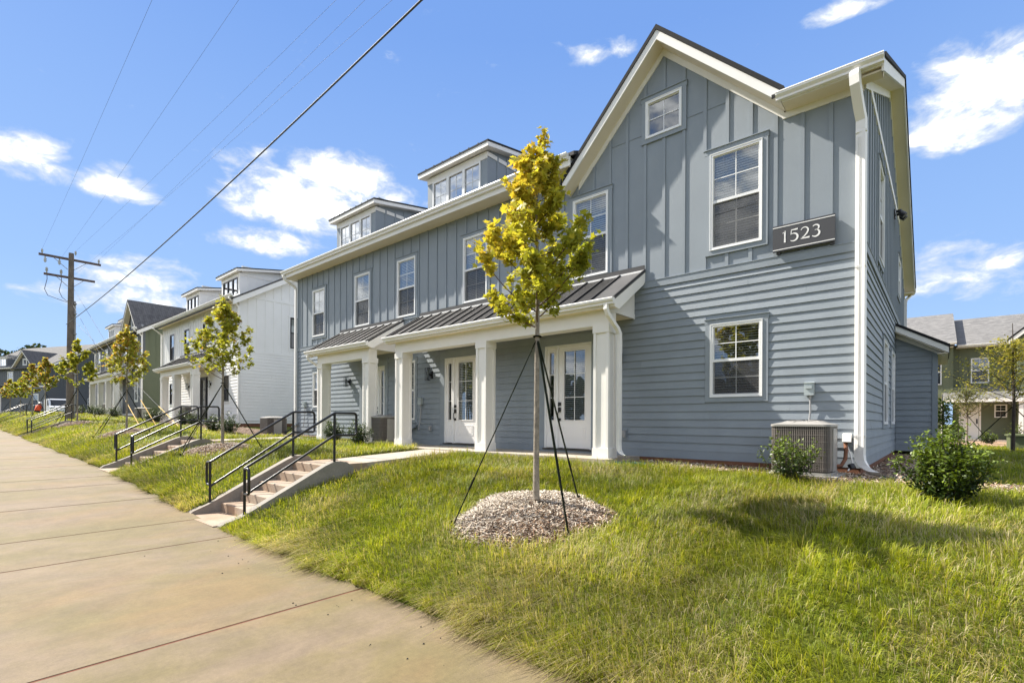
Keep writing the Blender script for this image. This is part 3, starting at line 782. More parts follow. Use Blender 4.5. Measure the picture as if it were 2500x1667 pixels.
battens(F0, fw, bx, 3.452, lambda u: walltop(u)-.002, cutsU, M['batten'])
for a, b in ((HX, HX+.06), (-.06, .022)):
    m = MB(); F0.box(m, a, b, 0, .0215, 3.452, 5.80 if a > -1 else WTOP-.002); m.build('corner_board', M['batten'], fw)
# horizontal panel joints of the gable (thin flashing)
for i in range(len(bx)):
    a, b = bx[i]-.4103+.033, bx[i]-.033
    if -5.0 < a and b < -1.2 and gz((a+b)/2)-.14 > 6.56 and not (WG[0]-.1 < (a+b)/2 < WG[1]+.1):
        m = MB(); F0.box(m, a, b, 0, .010, 6.50, 6.512); m.build('panel_joint', M['batten'], fw)
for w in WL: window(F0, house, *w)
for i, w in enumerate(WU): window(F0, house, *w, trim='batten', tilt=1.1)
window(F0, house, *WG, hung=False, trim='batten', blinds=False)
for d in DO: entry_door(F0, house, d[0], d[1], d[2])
m = MB(); m.box(HX+.02, -.02, -.012, .2, -.7, -.166); m.box(-.22, -.018, .2, 10.68, -.7, -.166); m.build('foundation', M['foundation'], house)

# right-hand wall
FR = Fr('R', 0.0)
RW = [(3.28, 4.20, .53, 2.30), (5.38, 6.30, .53, 2.30)]; RWU = [(2.13, 3.05, 3.72, 5.55), (7.55, 8.45, 4.10, 5.10)]
BY = 10.7; RY, RZ = 4.8, 8.09
def rz_(y): return 5.88 + .46*y if y < RY else RZ - .55*(y-RY)
m = MB()
holes = [(w[0]+.01, w[1]-.01, w[2]+.01, w[3]-.01) for w in RW+RWU]
for r in holes_cells(.15, BY, -.15, 4.82, holes): FR.box(m, r[0], r[1], -.15, 0, r[2], r[3])
ys = sorted({.15, RY, BY, *np.arange(.5, BY, .5), RWU[0][0]+.01, RWU[0][1]-.01, RWU[1][0]+.01, RWU[1][1]-.01})
for a, b in zip(ys[:-1], ys[1:]):
    lo = 5.54 if RWU[0][0] < (a+b)/2 < RWU[0][1] else (5.09 if RWU[1][0] < (a+b)/2 < RWU[1][1] else 4.82)
    ta, tb = rz_(a)+.02, rz_(b)+.02
    m.hexa([FR.P(a,0,lo),FR.P(b,0,lo),FR.P(b,-.15,lo),FR.P(a,-.15,lo),FR.P(a,0,ta),FR.P(b,0,tb),FR.P(b,-.15,tb),FR.P(a,-.15,ta)])
rw = m.build('side_wall', M['panel'], house)
lap(FR, rw, .02, BY-.05, 0.0, 3.30, [win_cut(w) for w in RW]+[(7.0, 9.6, -1, 2.95)], M['siding'])
m = MB(); FR.box(m, .02, 7.0, 0, .020, -.165, -.004); m.build('skirt_board', M['siding'], rw)
m = MB(); FR.box(m, -.02, BY, 0, .036, 3.302, 3.438); FR.box(m, -.02, BY, 0, .046, 3.438, 3.452); m.build('belt_board', M['siding'], rw)
cR = [(w[0]-.09, w[1]+.09, w[2]-.09, w[3]+.104) for w in RWU]
battens(FR, rw, np.arange(.36, BY, .4103), 3.452, lambda u: rz_(u)-.05, cR+[(-1, 20, 6.15, 6.33)], M['batten'])
m = MB(); FR.box(m, .35, 9.2, 0, .026, 6.17, 6.31); m.build('side_band', M['white'], rw)
for w in RW: window(FR, house, *w)
for w in RWU: window(FR, house, *w, trim='batten', tilt=.9)
# left and back closing walls, kept plain
m = MB(); m.box(HX, HX+.15, .15, BY, -.15, 6.6); m.box(HX, -.16, BY-.15, BY, -.15, 4.82); m.build('back_wall', M['panel'], house)

# roofs
m = MB()
th = .10
# main left roof plane
m.hexa([(HX-.35,-.46,6.42),(-5.2,-.46,6.42),(-5.2,RY,8.60),(HX-.35,RY,8.60),(HX-.35,-.46,6.50),(-5.2,-.46,6.50),(-5.2,RY,8.68),(HX-.35,RY,8.68)])
m.hexa([(HX-.35,RY,8.60),(-5.2,RY,8.60),(-5.2,BY+.5,5.0),(HX-.35,BY+.5,5.0),(HX-.35,RY,8.68),(-5.2,RY,8.68),(-5.2,BY+.5,5.1),(HX-.35,BY+.5,5.1)])
m.hexa([(-5.19,.2,6.2),(-1.26,.2,6.2),(-1.26,RY,8.3),(-5.19,RY,8.3),(-5.19,.2,6.28),(-1.26,.2,6.28),(-1.26,RY,8.38),(-5.19,RY,8.38)])
m.hexa([(-5.19,RY,8.3),(-1.26,RY,8.3),(-1.26,BY+.5,4.9),(-5.19,BY+.5,4.9),(-5.19,RY,8.38),(-1.26,RY,8.38),(-1.26,BY+.5,4.98),(-5.19,BY+.5,4.98)])
main_roof = m.build('roof', M['shingle'], house)
def roofslab(name, pts_bot, th, mat):                              # 4 points, extruded upwards by th
    m = MB(); m.hexa(list(pts_bot) + [(p[0], p[1], p[2]+th) for p in pts_bot]); return m.build(name, mat, house)
# front gable roof (two slopes), black shingle edge
yo = -.385
xl = -5.60; xr_ = -1.06
roofslab('gable_roof', [(xl,yo,gz(xl)+.19),(GAX,yo,GAZ+.19),(GAX,4.6,GAZ+.19),(xl,4.6,gz(xl)+.19)], .10, M['shingle_edge'])
roofslab('gable_roof', [(GAX,yo,GAZ+.19),(xr_,yo,gz(xr_)+.19),(xr_,4.6,gz(xr_)+.19),(GAX,4.6,GAZ+.19)], .10, M['shingle_edge'])
# rakes: fascia board, soffit, frieze
for (a, b) in ((xl+.03, GAX), (GAX, xr_-.05)):
    m = MB(); m.prism([(a, gz(a)), (b, gz(b)), (b, gz(b)+.188), (a, gz(a)+.188)], 1, -.365, -.335); m.build('gable_fascia', M['white'], house)
    m = MB(); m.prism([(a, gz(a)+.004), (b, gz(b)+.004), (b, gz(b)+.03), (a, gz(a)+.03)], 1, -.333, -.002); m.build('gable_soffit', M['soffit'], house)
for (a, b) in ((-5.35, GAX), (GAX, -1.14)):
    m = MB(); m.prism([(a, gz(a)-.14), (b, gz(b)-.14), (b, gz(b)+.003), (a, gz(a)+.003)], 1, -.024, -.001); m.build('gable_frieze', M['white'], house)
# left eave: soffit, fascia, gutter
m = MB(); m.box(HX-.32, -5.36, -.43, -.001, WTOP, WTOP+.02); m.build('eave_soffit', M['soffit'], house)
m = MB(); m.box(HX-.33, -5.30, -.455, -.432, WTOP-.006, 6.43); m.build('eave_fascia', M['white'], house)
kgutter(house, HX-.36, -5.33, -.457, 6.475, depth=.115)
m = MB(); m.prism([(-.43, WTOP-.004), (-.43, 6.42), (2.2, 6.42+.52*2.6), (2.2, 6.2)], 0, HX-.33, HX-.30); m.build('rake_fascia', M['white'], house)
m = MB(); m.box(-5.36, -5.335, -.45, -.03, WTOP-.004, 6.43); m.build('eave_return', M['white'], house)
# right eave piece above the corner
m = MB(); m.box(-1.10, .245, -.36, -.001, 5.915, 5.935); m.build('eave_soffit', M['soffit'], house)
m = MB(); m.box(-1.16, .0, -.026, -.001, 5.81, 5.914); m.build('eave_frieze', M['white'], house)
m = MB(); m.box(-1.09, .25, -.385, -.362, 5.90, 6.03); m.build('eave_fascia', M['white'], house)
kgutter(house, -1.17, .285, -.387, 6.045, depth=.115)
m = MB(); m.prism([(-.36, 5.905), (-.002, 5.905), (-.002, 6.05), (-.36, 5.84)], 0, .2455, .2505); m.build('eave_return', M['soffit'], house)
# right rake following the roof slope
def rk(y): return 6.05 + .46*(y) if y < RY else 6.05+.46*RY - .55*(y-RY)
for a, b in ((-.36, RY), (RY, BY+.42)):
    m = MB(); m.prism([(a, rk(a)-.06), (b, rk(b)-.06), (b, rk(b)+.13), (a, rk(a)+.13)], 0, .252, .280); m.build('rake_fascia', M['white'], house)
    m = MB(); m.prism([(max(a,-.33), rk(max(a,-.33))-.05), (b, rk(b)-.05), (b, rk(b)-.02), (max(a,-.33), rk(max(a,-.33))-.02)], 0, .002, .250); m.build('rake_soffit', M['soffit'], house)
    m = MB(); m.prism([(max(a,.03), rk(max(a,.03))-.20), (b, rk(b)-.20), (b, rk(b)-.051), (max(a,.03), rk(max(a,.03))-.051)], 0, .001, .024); m.build('rake_frieze', M['white'], house)
    m = MB(); m.prism([(a-.03, rk(a)+.132), (b, rk(b)+.132), (b, rk(b)+.20), (a-.03, rk(a)+.20)], 0, -1.25, .305); m.build('rake_roof', M['shingle_edge'], house)
m = MB(); m.box(-1.0, .25, BY, BY+.42, 4.70, 4.73); m.build('eave_soffit', M['soffit'], house)
m = MB(); m.prism([(BY+.43, 4.92), (BY+.55, 4.92), (BY+.53, 4.86), (BY+.50, 4.79), (BY+.43, 4.79)], 0, -8, .30); m.build('gutter', M['gutter'], house)
m = MB(); m.rtube([(.16, BY+.5, 4.80), (.16, BY+.5, 4.72), (.06, BY+.08, 4.5), (.05, BY+.06, 4.35), (.05, BY+.06, -.1)], .04, .03, (1,0,0)); m.build('downspout', M['gutter'], house)
# corner downspout: drops from the gutter, elbows back to the wall, kicks out at the foot
def corrug(m, x, y0, z0, z1):
    for q in (-.045, -.022, 0, .022, .045): m.box(x+q-.004, x+q+.004, y0-.006, y0, z0, z1)
xc = -.022
m = MB()
m.rtube([(xc-.05,-.45,5.93),(xc-.05,-.45,5.86),(xc-.045,-.43,5.74),(xc-.02,-.20,5.46),(xc,-.095,5.32),(xc,-.085,5.15),(xc,-.085,.05),(xc+.01,-.09,-.04),(xc+.06,-.12,-.13),(xc+.15,-.17,-.20),(xc+.22,-.21,-.225)], .066, .045, (1,-.25,0))
corrug(m, xc, -.131, .1, 5.05)
ds = m.build('downspout', M['gutter'], house)
for z in (3.0, 5.12, .33):
    m = MB(); m.box(xc-.074, xc+.074, -.136, -.02, z, z+.035); m.build('downspout_strap', M['gutter'], ds)

# side lean-to bump-out on the right wall
m = MB(); SY = 7.0
m.prism([(0.0, -.17), (.85, -.17), (.85, 2.40), (0.0, 2.93)], 1, SY, 9.6)
bo = m.build('bump_out', M['panel'], house)
FS = Fr('F', SY)
def sprof(w): return (.026, .76) if w < 2.4 else (.026, max(.1, .76-(w-2.33)/.624))
lap(FS, bo, .026, .76, 0.0, 2.88, [], M['siding'], profile=sprof)
m = MB(); FS.box(m, .026, .76, 0, .02, -.165, -.004); m.build('skirt_board', M['siding'], bo)
m = MB(); FS.box(m, .762, .872, 0, .037, -.165, 2.42); m.box(.85, .874, SY-.026, SY+.09, -.165, 2.42); m.build('corner_board', M['siding'], bo)
m = MB(); m.prism([(.026, 2.79), (1.0, 2.19+.05), (1.0, 2.31+.05), (.026, 2.915)], 1, SY-.046, SY-.034); m.build('bump_out_frieze', M['white'], bo)
m = MB(); m.prism([(.03, 2.93), (1.08, 2.30), (1.08, 2.44), (.03, 3.08)], 1, SY-.32, SY-.295); m.build('bump_out_rake', M['white'], bo)
m = MB(); m.prism([(.03, 2.90), (1.04, 2.29), (1.04, 2.31), (.03, 2.925)], 1, SY-.293, SY-.036); m.build('bump_out_soffit', M['soffit'], bo)
m = MB(); m.prism([(.03, 3.083), (1.10, 2.443), (1.10, 2.51), (.03, 3.15)], 1, SY-.34, 9.9); m.build('bump_out_roof', M['shingle_edge'], bo)
m = MB(); m.box(.86, 1.07, SY-.29, 9.8, 2.285, 2.305); m.build('bump_out_soffit', M['soffit'], bo)

# dormers, porches
dormer(house, -11.44, -8.83, .6, 8.16, 6.9)
dormer(house, -16.9, -14.31, .6, 8.12, 6.9)
porch(house, [(-10.772, -10.427), (-7.553, -7.208), (-4.279, -3.934)], (-11.0, -3.70), [-3.847-.4095*i for i in range(1, 18) if -3.847-.4095*i > -10.95]+[])
porch(house, [(-15.16, -14.83), (-12.42, -12.09)], (-15.52, -11.82), [-11.97-.4095*i for i in range(0, 9) if -11.97-.4095*i > -15.45])
# porch downspouts
m = MB(); xd = -3.83
m.rtube([(xd-.02,-1.35,2.775),(xd-.02,-1.35,2.68),(xd-.01,-1.30,2.58),(xd+.03,-1.0,2.34),(xd+.035,-.94,2.26),(xd+.035,-.93,2.1),(xd+.035,-.93,.10),(xd+.05,-.94,.0),(xd+.12,-.97,-.07),(xd+.20,-1.0,-.10)], .041, .033, (1,-.2,0)); m.build('downspout', M['gutter'], house)
m = MB(); m.rtube([(-15.36,-1.35,2.77),(-15.36,-1.35,2.68),(-15.33,-1.3,2.58),(-15.22,-1.0,2.38),(-15.20,-.95,2.25),(-15.20,-.95,-.05)], .04, .032, (1,0,0)); m.build('downspout', M['gutter'], house)
m = MB(); m.rtube([(HX-.2,-.51,6.36),(HX-.2,-.51,6.27),(HX-.17,-.46,6.17),(HX-.08,-.14,5.95),(HX-.05,-.07,5.85),(HX-.05,-.07,-.05)], .05, .036, (1,0,0)); m.build('downspout', M['gutter'], house)
m = MB(); m.rtube([(-6.9,-.51,6.36),(-6.9,-.51,6.27),(-6.88,-.45,6.17),(-6.8,-.14,5.95),(-6.78,-.07,5.85),(-6.78,-.06,3.85)], .05, .036, (1,0,0)); m.build('downspout', M['gutter'], house)
# louvred dryer vents and hose box low on the wall (parts of the wall)
m = MB(); m.prism([(-.02, .24), (-.12, .25), (-.09, .375), (-.02, .385)], 0, -.255, -.135); m.build('vent_hood', M['gutter'], house)

# ------------------------------------------------------------------ address sign
sg = thing('address_sign', (-.827, -.06, 3.5), label='dark grey house number sign 1523 on the blue wall', cat='sign')
m = MB(); m.box(-1.285, -.367, -.105, -.075, 3.50, 3.945); sg_p = m.build('sign_board', M['signgray'], sg)
for z in (3.522, 3.905):
    m = MB(); m.box(-1.283, -.369, -.1085, -.1055, z, z+.014); m.build('sign_stripe', M['signwhite'], sg)
for xx in (-1.235, -.44):
    m = MB(); m.box(xx, xx+.06, -.074, -.022, 3.462, 3.93); m.build('sign_bracket', M['signgray'], sg)
def stroke(m, pts, wd, y0, y1, sx, ox, oz, sz):
    """ribbon of varying width along a curve, extruded in depth"""
    P = [Vector((p[0], p[1])) for p in pts]; L = []; Rr = []
    for i, p in enumerate(P):
        t = (P[min(i+1, len(P)-1)] - P[max(i-1, 0)]).normalized(); n = Vector((-t.y, t.x))
        L.append(p+n*wd[i]/2); Rr.append(p-n*wd[i]/2)
    q = [(a.x*sx+ox, a.y*sz+oz) for a in L]; r = [(a.x*sx+ox, a.y*sz+oz) for a in Rr]
    for i in range(len(q)-1):
        m.hexa([(q[i][0],y0,q[i][1]),(q[i+1][0],y0,q[i+1][1]),(r[i+1][0],y0,r[i+1][1]),(r[i][0],y0,r[i][1]),(q[i][0],y1,q[i][1]),(q[i+1][0],y1,q[i+1][1]),(r[i+1][0],y1,r[i+1][1]),(r[i][0],y1,r[i][1])])
def arc(cx, cy, rx, ry, a0, a1, n): return [(cx+rx*math.cos(R_(a0+(a1-a0)*i/n)), cy+ry*math.sin(R_(a0+(a1-a0)*i/n))) for i in range(n+1)]
def digits():
    H_ = .195; zb = 3.635; y0, y1 = -.1085, -.1055
    def go(strokes, ox, wsc):
        m = MB()
        for pts, w in strokes: stroke(m, pts, w, y0, y1, H_, ox, zb, H_)
        m.build('digit', M['signwhite'], sg)
    go([([(.20,0),(.20,.5),(.20,1.0)], [.15,.105,.15]), ([(.21,.97),(.12,.88),(.0,.83)], [.07,.06,.03])], -1.135, 1)
    b = arc(.26,.32,.33,.33,115,-130,18); w5 = [.05+.10*math.sin(math.pi*i/18)**1.0 for i in range(19)]
    go([([(.08,.965),(.3,.965),(.60,.975)], [.09,.10,.15]), ([(.115,.96),(.09,.75),(.07,.56)], [.07,.06,.06]), ([(.07,.57),(.12,.62)], [.06,.05]), (b, w5)], -1.018, 1)
    t = arc(.28,.70,.27,.28,165,-20,12); w2 = [.05+.075*(i/12) for i in range(13)]
    go([(t+[(.44,.42),(.26,.22),(.04,.06)], w2+[.12,.09,.07]), ([(.0,.055),(.35,.055),(.66,.065)], [.10,.11,.15])], -.855, 1)
    u = arc(.26,.76,.24,.22,150,-75,12); l = arc(.24,.29,.30,.29,85,-140,14)
    go([(u, [.05+.07*math.sin(math.pi*i/12) for i in range(13)]), ([(.20,.555),(.30,.565)], [.05,.06]), (l, [.06+.09*math.sin(math.pi*i/14) for i in range(15)])], -.69, 1)
digits()

# ------------------------------------------------------------------ fixtures on the wall
def wall_lamp(x, z, label, mat='blackmetal'):
    t = thing('wall_lamp', (x, -.02, z), label=label, cat='wall lamp', group='porch wall lamps')
    m = MB(); m.box(x+.03, x+.10, -.05, -.022, z+.06, z+.28); m.box(x+.02, x+.08, -.11, -.05, z+.13, z+.21); m.build('bracket', M['blackmetal'], t)
    m = MB(); a, b, c, d = x-.055, x+.055, -.20, -.09
    for px, py in ((a,c),(b-.012,c),(a,d-.012),(b-.012,d-.012)): m.box(px, px+.012, py, py+.012, z+.012, z+.352)
    m.box(a-.002, b+.002, c-.002, d+.002, z, z+.014); m.box(a-.004, b+.004, c-.004, d+.004, z+.35, z+.37); m.build('cage', M['blackmetal'], t)
    m = MB(); m.tube([(x,-.145,z+.016),(x,-.145,z+.34)], .038, 12); m.build('glass_cylinder', M['clearglass'], t)
    m = MB(); m.tube([(x,-.145,z+.1),(x,-.145,z+.26)], .014, 8); m.build('bulb', M['porcelain'], t)
wall_lamp(-4.31, 1.73, 'black lantern on the blue wall right of the rightmost white column')
wall_lamp(-10.51, 1.73, 'black lantern between the narrow window and the middle white door')
wall_lamp(-14.95, 1.73, 'black lantern on the small far-left porch of the blue house')
def disconnect(x, z, label, dy=0.0, tail=.6):
    t = thing('electrical_disconnect', (x, -.02, z), label=label, cat='electrical box', group='electrical disconnect boxes')
    m = MB(); m.box(x-.07, x+.07, -.115, -.022, z, z+.20); m.prism([(-.125, z+.198), (-.02, z+.198), (-.02, z+.222), (-.13, z+.206)], 0, x-.076, x+.076); m.build('enclosure', M['greybox'], t)
    m = MB(); m.box(x-.045, x+.045, -.135, -.115, z+.11, z+.16); m.build('lever', M['greybox'], t)
    m = MB(); m.tube([(x+.01,-.06,z),(x+.01,-.06,z-.06)], .022, 8); m.tube([(x+.01,-.06,z-.04),(x+.015,-.06,z-.25),(x+.0,-.07,z-.45),(x-.03,-.1,z-tail)], .014, 8); m.build('conduit', M['conduit'], t)
disconnect(-.725, 1.01, 'pale grey electrical box above the nearest air conditioner')
disconnect(-10.93, 1.03, 'grey electrical box beside the middle porch door', tail=.75)
disconnect(-18.1, 1.06, 'grey electrical box by the far-left downspout of the blue house', tail=.8)
def outlet(x, z, label):
    t = thing('outdoor_outlet', (x, -.02, z), label=label, cat='outlet', group='covered outdoor outlets')
    m = MB(); m.box(x-.075, x+.075, -.034, -.021, z, z+.23); m.build('backplate', M['siding'], t)
    m = MB(); m.box(x-.04, x+.04, -.09, -.034, z+.05, z+.18); m.prism([(-.09, z+.178), (-.034, z+.178), (-.034, z+.20)], 0, x-.04, x+.04); m.build('cover', M['conduit'], t)
outlet(-4.16, .175, 'grey covered outlet low on the wall beside the right downspout')
outlet(-10.49, .21, 'grey covered outlet low on the wall left of the middle door')
t = thing('flood_light', (.0, 6.2, 5.7), label='black twin floodlight high on the side wall', cat='flood light')
m = MB(); m.box(.022, .05, 6.1, 6.3, 5.72, 5.92); m.build('backplate', M['blackmetal'], t)
for q in (-.12, .12):
    m = MB(); m.tube([(.06,6.2+q,5.84),(.14,6.2+q,5.84),(.16,6.2+q,5.78)], [.03,.05,.055], 10); m.tube([(.16,6.2+q,5.78),(.24,6.2+q,5.70)], .07, 12); m.build('lamp_head', M['blackmetal'], t)

# ------------------------------------------------------------------ air conditioners
def make_ac():
    t = thing('air_conditioner', (0, 0, 0), label='x', cat='air conditioner', group='outdoor air conditioning units')
    W = .40; H0, H1 = .03, .76; rc = .08
    def rr(w, r, n=5):
        p = []
        for cx, cy, a in ((w-r, w-r, 0), (-w+r, w-r, 90), (-w+r, -w+r, 180), (w-r, -w+r, 270)):
            for k in range(n+1): p.append((cx+r*math.cos(R_(a+90*k/n)), cy+r*math.sin(R_(a+90*k/n))))
        return p
    m = MB(); m.prism(rr(W-.02, rc), 2, H0, H1); m.build('coil_cabinet', M['acdark'], t)
    m = MB()                                                     # vertical louvre fins
    pts = rr(W-.006, rc, 8); N = 120
    P = [Vector((*p, 0)) for p in pts]; P.append(P[0]); L = [0]
    for a, b in zip(P[:-1], P[1:]): L.append(L[-1]+(b-a).length)
    for k in range(N):
        s = L[-1]*k/N; i = max(j for j in range(len(L)) if L[j] <= s); i = min(i, len(P)-2); f = (s-L[i])/max(1e-6, L[i+1]-L[i]); p = P[i].lerp(P[i+1], f)
        m.tube([(p.x, p.y, H0+.03), (p.x, p.y, H1-.03)], .0042, 4, False)
    m.build('louvre_fins', M['acfin'], t)
    m = MB()
    for z in (.10, .20, .30, .40, .50, .60, .68):
        q = rr(W-.002, rc, 5); q.append(q[0]); m.tube([(a, b, z) for a, b in q], .0016, 4, False)
    m.build('guard_wires', M['acfin'], t)
    m = MB(); m.prism(rr(W+.005, rc), 2, 0, .035); m.build('base_pan', M['acbody'], t)
    m = MB(); m.prism(rr(W+.008, rc), 2, H1-.03, H1); m.build('top_rim', M['acbody'], t)
    m = MB()
    a = rr(W+.005, rc, 5); b = rr(W*.55, .16, 5); n = len(a)
    m.add([(x, y, H1+.001) for x, y in a]+[(x, y, H1+.05) for x, y in b], [(i, (i+1) % n, n+(i+1) % n, n+i) for i in range(n)]+[tuple(range(n, 2*n))])
    for k in range(10):
        an = k*math.pi/5; m.tube([(math.cos(an)*.08, math.sin(an)*.08, H1+.062), (math.cos(an)*.24, math.sin(an)*.24, H1+.054), (math.cos(an)*.37, math.sin(an)*.37, H1+.012)], .005, 4, False)
    m.build('fan_grille', M['acbody'], t)
    m = MB(); m.box(W-.005, W+.012, -.16, .16, .05, .70); m.build('service_panel', M['acbody'], t)
    m = MB(); m.box(-.46, .50, -.47, .47, -.075, -.003); m.build('pad', M['padconc'], t)
    return t
paint('acdark', (0.075, 0.064, 0.056), 0.8, 0.2, 20)
paint('acfin', (0.27, 0.24, 0.215), 0.45, 0.08, 8)
paint('acbody', (0.34, 0.325, 0.30), 0.45, 0.06, 8)
ac = make_ac()
ACS = [((-.69, -.62, -.235), 'air conditioner nearest the corner, half hidden behind a leafy shrub'),
       ((-12.05, -.58, -.10), 'brown air conditioner just left of the third white column'),
       ((-19.75, -.55, -.12), 'brown air conditioner in the gap before the white house'),
       ((-28.3, -.95, .42), 'air conditioner in front of the white house porch'),
       ((-38.6, -.7, .50), 'air conditioner at the foot of the green side wall'),
       ((-48.0, -.7, .95), 'air conditioner by the far porch of the grey house')]
for i, (p, lb) in enumerate(ACS):
    o = ac if i == 0 else copy_tree(ac); place(o, p, 0, lb)
# refrigerant lines beside the nearest unit
t = thing('refrigerant_lines', (-.1, -.2, -.25), label='copper and white pipes between air conditioner and corner downspout', cat='pipes')
m = MB(); m.tube([(-.22,-.03,.24),(-.20,-.12,.12),(-.20,-.2,-.02),(-.24,-.3,-.12),(-.30,-.42,-.12)], .028, 8); m.build('insulated_line', M['foundation'], t)
m = MB(); m.tube([(-.20,-.03,.2),(-.14,-.12,.05),(-.10,-.16,-.1),(-.16,-.25,-.2)], .012, 8); m.build('drain_line', M['gutter'], t)
m = MB(); m.tube([(-.13,-.18,-.10),(-.10,-.20,-.17)], .05, 10); m.build('trap', M['blackmetal'], t)
for x, y, z, n in ((-11.45,-.25,-.1,'middle'), (-19.0,-.2,-.1,'left')):
    t = thing('refrigerant_lines', (x, y, z), label='pipes and line cover on the wall by the %s air conditioner' % n, cat='pipes')
    m = MB(); m.hexa([(x-.05,-.022,z+.36),(x+.33,-.022,z+.46),(x+.33,-.14,z+.44),(x-.05,-.14,z+.34),(x-.05,-.022,z+.44),(x+.33,-.022,z+.54),(x+.33,-.14,z+.50),(x-.05,-.14,z+.40)]); m.build('line_cover', M['siding'], t)
    m = MB(); m.tube([(x+.0,-.1,z+.38),(x-.15,-.2,z+.2),(x-.25,-.35,z+.08)], .022, 8); m.tube([(x+.08,-.1,z+.4),(x-.05,-.22,z+.24),(x-.2,-.4,z+.15)], .014, 8); m.build('line', M['blackmetal'], t)
def splash_block(x, y, z, rz, label):
    m = MB(); L_, W_ = .55, .13
    m.prism([(-W_, 0), (W_, 0), (W_, .07), (W_-.03, .07), (W_-.04, .025), (-W_+.04, .025), (-W_+.03, .07), (-W_, .07)], 0, 0, L_)
    o = m.build('splash_block', M['splash'], None, org=(0,0,0), label=label, cat='splash block', group='green splash blocks'); place(o, (x, y, z), rz)
splash_block(-3.72, -1.05, -.27, R_(-12), 'green plastic splash block under the porch downspout')
splash_block(.22, -.25, -.32, R_(12), 'green plastic splash block under the corner downspout')
# ------------------------------------------------------------------ stairs from the pavement, with handrails
def stairs(x0, x1, zb, zt, yb, ytop, label, nst=5):
    """five concrete risers between two cheek walls; x0<x1 inner faces"""
    t = thing('concrete_stairs', ((x0+x1)/2, yb, zb), label=label, cat='stairs', group='concrete stairs up the bank')
    rise = (zt-zb)/nst; tread = .335
    ys = yb + .16
    for k in range(nst):
        z1 = zb + rise*(k+1); ya = ys + tread*k; last = k == nst-1
        m = MB(); yb_ = ya + tread + .02 if not last else ytop + .25
        if last: yb_ = ya + .9
        m.prism([(ya, zb-.3), (yb_, zb-.3), (yb_, z1), (ya+.012, z1), (ya, z1-.012)], 0, x0, x1); m.build('step', M['stepconc'], t)
    m = MB(); m.box(x0, x1, yb-.42, ys-.002, zb-.2, zb+.006); m.build('apron', M['stepconc'], t)
    yend = ys + tread*(nst-1)
    for a, b in ((x0-.17, x0-.002), (x1+.002, x1+.17)):
        o = .055 if a > x0 else .10; ns = lambda y: zb + rise + (rise/tread)*(y-ys)
        top = [(yb-.36, zb+.012), (yb-.30, zb+.035+o*.3), (yb-.06, ns(yb-.06)+o), (yend-.10, ns(yend-.10)+o), (yend+.04, zt+o+.005), (yend+.20, zt+o+.02), (yend+.34, zt+o-.005), (yend+.48, zt-.04)]
        poly = [(yb-.36, zb-.3)] + top + [(yend+.48, zb-.3)]
        m = MB()
        # convex strips so the caps triangulate cleanly
        for (p, q) in zip(top[:-1], top[1:]): m.prism([(p[0], zb-.3), (q[0], zb-.3), (q[0], q[1]), (p[0], p[1])], 0, a, b)
        m.build('cheek_wall', M['cheekconc'], t)
    return t, yend
def handrail(x, zb, zt, y0, y1, sgn, label, r=.0235):
    """sloping double rail: y0 lower post, y1 upper post; sgn = side of the bottom return loop"""
    t = thing('handrail', (x, y0, zb), label=label, cat='handrail', group='black pipe handrails')
    hb, ht = zb + .885, zt + .885; low = .42
    m = MB(); m.tube([(x, y0, zb-.12), (x, y0, hb)], r, 10); m.build('post', M['railblack'], t)
    m = MB(); m.tube([(x, y1, zt-.15), (x, y1, ht)], r, 10); m.build('post', M['railblack'], t)
    e = .46; c = .05
    m = MB(); m.tube([(x, y0, hb), (x, y1, ht), (x, y1+e-c, ht+.004), (x, y1+e-.015, ht-.012), (x, y1+e, ht-c), (x, y1+e, ht-low+c), (x, y1+e-.015, ht-low+.012), (x, y1+e-c, ht-low), (x, y1, ht-low)], r, 10); m.build('top_rail', M['railblack'], t)
    m = MB(); m.tube([(x, y0, hb-low-.03), (x, y1, ht-low)], r*.92, 10); m.build('lower_rail', M['railblack'], t)
    l = .17*sgn; q = .04*sgn
    m = MB(); m.tube([(x, y0, hb-.004), (x+l-q, y0, hb-.004), (x+l-q*.3, y0, hb-.016), (x+l, y0, hb-.045), (x+l, y0, hb-low+.045), (x+l-q*.3, y0, hb-low+.016), (x+l-q, y0, hb-low), (x, y0, hb-low)], r, 10); m.build('return_loop', M['railblack'], t)
    m = MB(); m.box(x-.05, x+.05, y1-.05, y1+.05, zt-.002, zt+.012); m.build('base_plate', M['railblack'], t)
ST = [(-9.15, -7.83, -1.155, -.30, -6.30, 'nearest concrete stairs climbing to the blue house', 'nearest stairs'),
      (-16.35, -15.03, -.80, -.07, -6.30, 'second concrete stairs, climbing towards the white house', 'second stairs'),
      (-36.6, -35.28, -.42, .34, -6.30, 'third concrete stairs far along the pavement', 'third stairs'),
      (-57.0, -55.7, -.03, .75, -6.30, 'farthest concrete stairs by the construction works', 'farthest stairs')]
for (x0, x1, zb, zt, yb, lb, nm) in ST:
    t, ye = stairs(x0, x1, zb, zt, yb, 0, lb)
    handrail(x1+.10, zb+.02, zt+.10, yb+.02, ye+.12, 1, 'black handrail on the right of the '+nm)
    handrail(x0-.09, zb+.04, zt+.13, yb+.0, ye+.05, -1, 'black handrail on the left of the '+nm)
